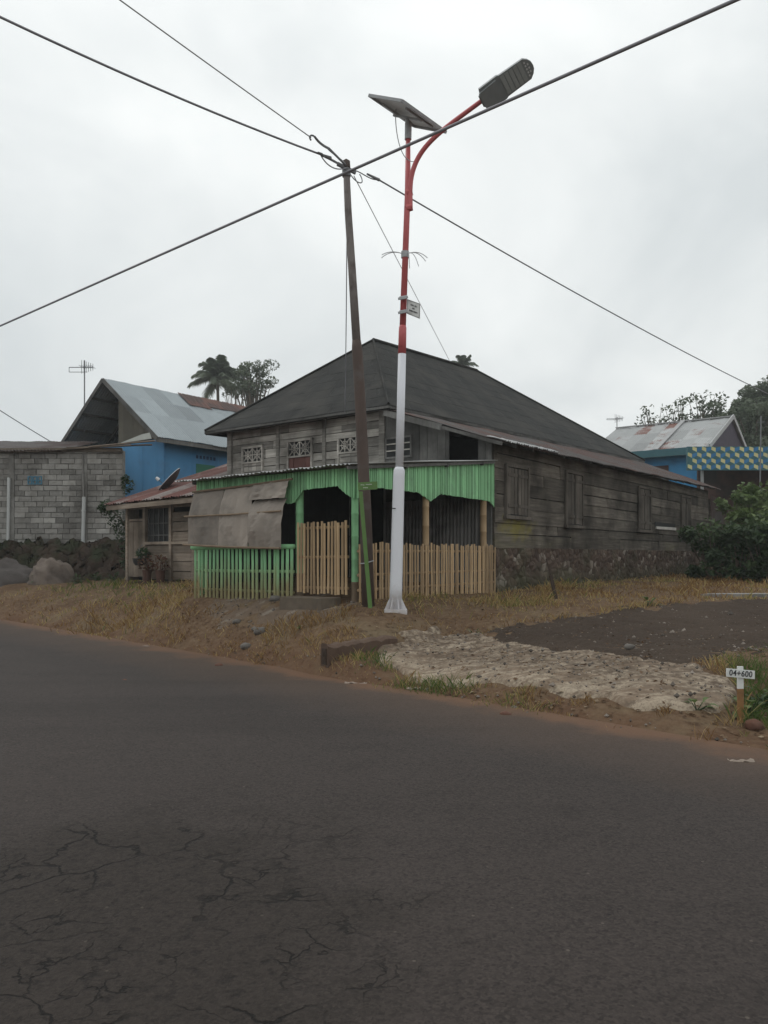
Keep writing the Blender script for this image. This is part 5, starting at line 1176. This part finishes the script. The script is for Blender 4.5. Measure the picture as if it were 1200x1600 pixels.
s0 = pd(871,937,.75); m = MB(); m.beam((0,0,-.1),(-.12,.02,.42),.07,.05,tint=.4); m.beam((-.12,.02,.42),(-.20,.03,.72),.02,.02,tint=.3); tag(m.build('stake', simple('dark_stake', (.05,.036,.028), (.07,.05,.04), 6), loc=(s0[0],s0[1],tz(s0[0],s0[1]))), 'short dark wooden stake leaning in the grass strip before the old house', 'stake')
PB = hw(-9.0, AY-.28, 1.48); pot = thing('hanging_pot', 'dark flower pot with drooping leaves beside the annex door', 'flower pot', PB)
m = MB(); m.tube([(0,0,-.18),(0,0,-.1),(0,0,.0)], [.10,.15,.17], 12); m.build('pot', simple('black_pot', (.03,.03,.03), (.04,.04,.04), 5), pot)
m = MB(); m.leaves(blob(60, (.1,0,.1), .22, .6), .16, np.clip(rng.normal(.4,.2,60),0,1), .3, .35, .3); m.build('leaves', LEAF, pot)
m = MB(); m.tube([(0,.28,.35),(0,.15,.3),(0,0,.28),(0,0,.0)], .008, 5); m.build('hanger', GREYM, pot)
BR = simple('red_brick', (.10,.055,.042), (.075,.042,.034), 8, tint=.3)
for i, (x, z, lab) in enumerate(((-8.72,.9,'reddish clay planter on the ground, left of the pair under the annex window'),(-8.18,.9,'reddish clay planter on the ground, right of the pair under the annex window'))):
    o = thing('clay_planter', lab, 'planter', hw(x, AY-.25, z), HR, 'planters under the annex window'); m = MB(); m.tube([(0,0,-.05),(0,0,.22),(0,0,.28),(0,0,.29)], [.09,.115,.13,.115], 12); m.build('pot', BR, o)
    m = MB(); m.leaves(blob(70,(0,0,.45),.24,.9),.12,np.clip(rng.normal(.45,.25,70),0,1),.2,.4); m.tube([(0,0,.2),(0.02,0,.5)],.012,4,.2); m.build('plant', leaf_mat('reddish_leaf',[(0,(.05,.03,.02)),(.5,(.13,.055,.035)),(1,(.12,.12,.05))]), o)
RED_ST = simple('red_stone', (.14,.065,.042), (.10,.05,.035), 6, bs=.6); GST = simple('grey_stone', (.16,.145,.13), (.11,.10,.09), 6, bs=.6); WST = simple('pale_litter', (.30,.245,.20), (.23,.185,.15), 8, bs=.5)
for i, (px, py, r, mt, lab) in enumerate(((341,1038,.05,RED_ST,'reddish stone lying on the asphalt edge left of centre'),(195,1061,.035,RED_ST,'small dark clod alone on the asphalt at left'),(384,1026,.07,GST,'grey stone on the verge below the footpath'),(399,1018,.05,GST,'small pale stone on the footpath end above the verge'),
        (983,1072,.05,GST,'fist sized stone sitting on the pale concrete slab'),(370,968,.06,GST,'small grey stone beside the footpath'),(790,1113,.05,RED_ST,'red stone at the asphalt edge below the pale slab'),(1178,1140,.07,RED_ST,'red clod beside the foot of the marker stake'),(405,975,.09,GST,'flat grey stone in the middle of the footpath'),(430,965,.08,GST,'flat pale stone on the footpath near the gate'))):
    p = pd(px,py,.05 if py > 1005 else .5); z = max(tz(p[0],p[1]), .01) + (.1 if px == 983 else 0)
    lump('stone', lab, 'stone', (p[0],p[1],z+r*.3), (r*1.2,r,r*.75), mt, 200+i*3, 9, group='loose stones')
for i, (px, py, ln, lab) in enumerate(((556,1068,.28,'crumpled pale scrap on the road edge, left of two'),(648,1078,.20,'crumpled pale scrap on the road edge, right of two'),(1160,1190,.2,'straw coloured scrap on the verge at the right edge'),(228,1010,.12,'thin pale scrap on the verge at left'))):
    p = pd(px,py,.03); a_, b_ = np.meshgrid(np.linspace(-.5,.5,9), np.linspace(-.5,.5,5), indexing='ij')
    P = np.stack((a_*ln*.95, b_*.07, .035+.02*vnoise(a_*6+i*7,b_*5,300+i,1.3)),-1); m = MB(); m.sheet(P,.004); tag(m.build('litter_scrap', WST, loc=(p[0],p[1],max(tz(p[0],p[1]),0)), rz=random.uniform(-.5,.2)), lab, 'litter', 'scraps of litter')
w0 = pd(1165,933,.76); m = MB(); m.prism([(-.9,-.1,0),(.9,-.12,0),(.95,.3,0),(-.5,.25,0)],(0,0,.08)); tag(m.build('concrete_slab', CONC, loc=(w0[0],w0[1],tz(w0[0],w0[1])-.01)), 'flat pale concrete piece beyond the side road at the right edge', 'slab')

# ------------------------------------------------------------------ grass, leaf litter, gravel (nobody could count them)
HFOOT = [hw(.12,16.8,0), hw(.12,-4.75,0), hw(-3.9,-4.75,0), hw(-3.9,-1.95,0), hw(-10,-1.95,0), hw(-10,16.8,0)]
def scatter(n, x0, x1, y0, y1, ref):
    x = rng.uniform(x0,x1,n); y = rng.uniform(y0,y1,n); k = rng.uniform(0,1,n) < np.clip((ref/np.hypot(x,y))**2,0,1); return x[k], y[k]
gxs, gys = scatter(900000, -16, 14, 5, 30, 7.5)
q = qdist(gxs, gys); dn = vnoise(gxs,gys,401,.8)*.5+vnoise(gxs,gys,402,2.4)*.35+vnoise(gxs,gys,403,7)*.25
ss = sdf(SIDE,gxs,gys); sl = sdf(SLAB,gxs,gys); sp = sdf(PATH,gxs,gys); sh = sdf(HFOOT,gxs,gys)
px_ = 600+F*gxs/gys; 
keep = (q > -.04 + .25*rng.uniform(0,1,len(q)) - .25*dn) & (ss < -.02+.1*dn) & (sl < -.02) & (sp < .05*dn) & (sh < 0)
low = (qdist(gxs,gys) < 1.6) & (px_ > 560)                      # worn red verge below the slab: only tufts
keep &= ~low | (dn > .0)
keep &= (rng.uniform(0,1,len(q)) < np.clip(.75+1.1*dn, .12, 1))
keep &= ~((gys > 20.5) & (px_ < 205))
gxs, gys, dn, q, px_ = gxs[keep], gys[keep], dn[keep], q[keep], px_[keep]
gz = terr(gxs, gys); n = len(gxs)
green = np.clip(vnoise(gxs,gys,411,.45)*.6+vnoise(gxs,gys,412,1.8)*.4,-1,1)
leftfar = np.clip((330-px_)/200,0,1)*np.clip((q-.9)/1.0,0,1)
rightc = np.clip((px_-1120)/60,0,1)*np.clip((11-gys)/2,0,1)
gl = np.clip(.38 + .50*green + .58*leftfar + .75*rightc + rng.normal(0,.19,n) + .45*low[keep]*(dn > .15), 0, 1)
h = np.clip(.055*(1+.9*dn) + .05*leftfar + .03*rng.uniform(0,1,n), .02, .17)*rng.uniform(.5,1.3,n)
h = np.where(q < .5, h*.8, h); wd = .0045*np.clip(np.hypot(gxs,gys)/9,.8,2.2)
tuft = vnoise(gxs,gys,431,3.2)+.6*vnoise(gxs,gys,432,9); h = h*np.clip(1+1.25*tuft,.3,2.9)
a = rng.uniform(0,2*math.pi,n); lean = rng.uniform(.2,1.3,n)*h; la = rng.uniform(0,2*math.pi,n)
b = np.stack((gxs,gys,gz-.008),-1); s_ = np.stack((np.cos(a),np.sin(a),0*a),-1)*wd[:,None]; tip = b + np.stack((np.cos(la)*lean,np.sin(la)*lean,h),-1); mid = b*.45+tip*.55 + np.array((0,0,1.))*(h*.16)[:,None]
V = np.stack((b-s_, b+s_, mid+s_*.7, tip, mid-s_*.7),1).reshape(-1,3); i = np.arange(n)[:,None]*5
m = MB(); m.add(V, np.hstack((i,i+1,i+2,i+3,i+4)), gl.tolist()); tag(m.build('grass', GRASS), 'dry brown and green grass on the roadside bank and verge', 'grass', kind='stuff')
lx, ly = scatter(60000, -10, 8, 5, 20, 5.0); q = qdist(lx,ly); kk = (q > .0) & (sdf(HFOOT,lx,ly) < 0) & (vnoise(lx,ly,421,.9) > -.15); lx, ly = lx[kk], ly[kk]
sl = sdf(SLAB,lx,ly); lz = terr(lx,ly)+.015+np.clip(sl*.9,0,.085)
m = MB(); m.leaves(np.stack((lx,ly,lz),-1), .05, np.clip(rng.normal(.45,.25,len(lx)),0,1), .85, .6); tag(m.build('leaf_litter', LITTER), 'fallen dry leaves and chips scattered on the verge', 'leaves', kind='stuff')
lx, ly = scatter(50000, -6, 9, 5, 16, 5.5); q = qdist(lx,ly); s1 = sdf(SIDE,lx,ly); s2 = sdf(SLAB,lx,ly); s3 = sdf(PATH,lx,ly)
kk = ((s1 > -.2) & (rng.uniform(0,1,len(lx)) < .95)) | (s2 > 0) & (rng.uniform(0,1,len(lx)) < .6) | (s3 > -.1) | ((np.abs(q-.1) < .22) & (rng.uniform(0,1,len(lx)) < .6)); lx, ly, s2 = lx[kk], ly[kk], s2[kk]
lz = np.maximum(terr(lx,ly), .006)+np.clip(s2*.9,0,.085)+.012; n = len(lx); r_ = rng.lognormal(math.log(.010),.5,n)
cx2, cy2 = scatter(9000, -4, 4.5, 2.2, 9.5, 3.2); kq = (qdist(cx2,cy2) < -.1) & (rng.uniform(0,1,len(cx2)) < .5); cx2, cy2 = cx2[kq], cy2[kq]
lx = np.concatenate((lx,cx2)); ly = np.concatenate((ly,cy2)); lz = np.concatenate((lz, np.full(len(cx2),.016))); r_ = np.concatenate((r_, rng.lognormal(math.log(.0028),.45,len(cx2)))); n = len(lx)
d6 = np.array([(1,0,0),(0,1,0),(-1,0,0),(0,-1,0),(0,0,.8),(0,0,-.8)]); V = np.stack((lx,ly,lz),-1)[:,None,:] + d6[None]*r_[:,None,None]*rng.uniform(.6,1.4,(n,6,1)); i = np.arange(n)[:,None]*6
f8 = np.array([(0,1,4),(1,2,4),(2,3,4),(3,0,4),(1,0,5),(2,1,5),(3,2,5),(0,3,5)]); m = MB(); m.add(V.reshape(-1,3), (i[:,:,None]+f8[None]).reshape(-1,3), np.repeat(rng.uniform(0,1,n),8).tolist())
tag(m.build('gravel', simple('gravel', (.12,.10,.085), (.19,.165,.14), 30, rough=.95, tint=.6)), 'loose gravel on the side road, slab and road edge', 'gravel', kind='stuff')

# ------------------------------------------------------------------ thin damp air
hz_ = MB(); hz_.box((-150,-12,-1.2),(150,170,42)); hm_ = bpy.data.materials.new('haze'); hm_.use_nodes = True; hn = hm_.node_tree; hn.nodes.remove(hn.nodes['Principled BSDF'])
pv = hn.nodes.new('ShaderNodeVolumePrincipled'); pv.inputs['Color'].default_value = (.93,.96,.97,1); pv.inputs['Density'].default_value = .0011; hn.links.new(pv.outputs[0], hn.nodes['Material Output'].inputs['Volume'])
tag(hz_.build('haze', hm_), 'thin damp haze over the whole place', 'haze', kind='stuff')
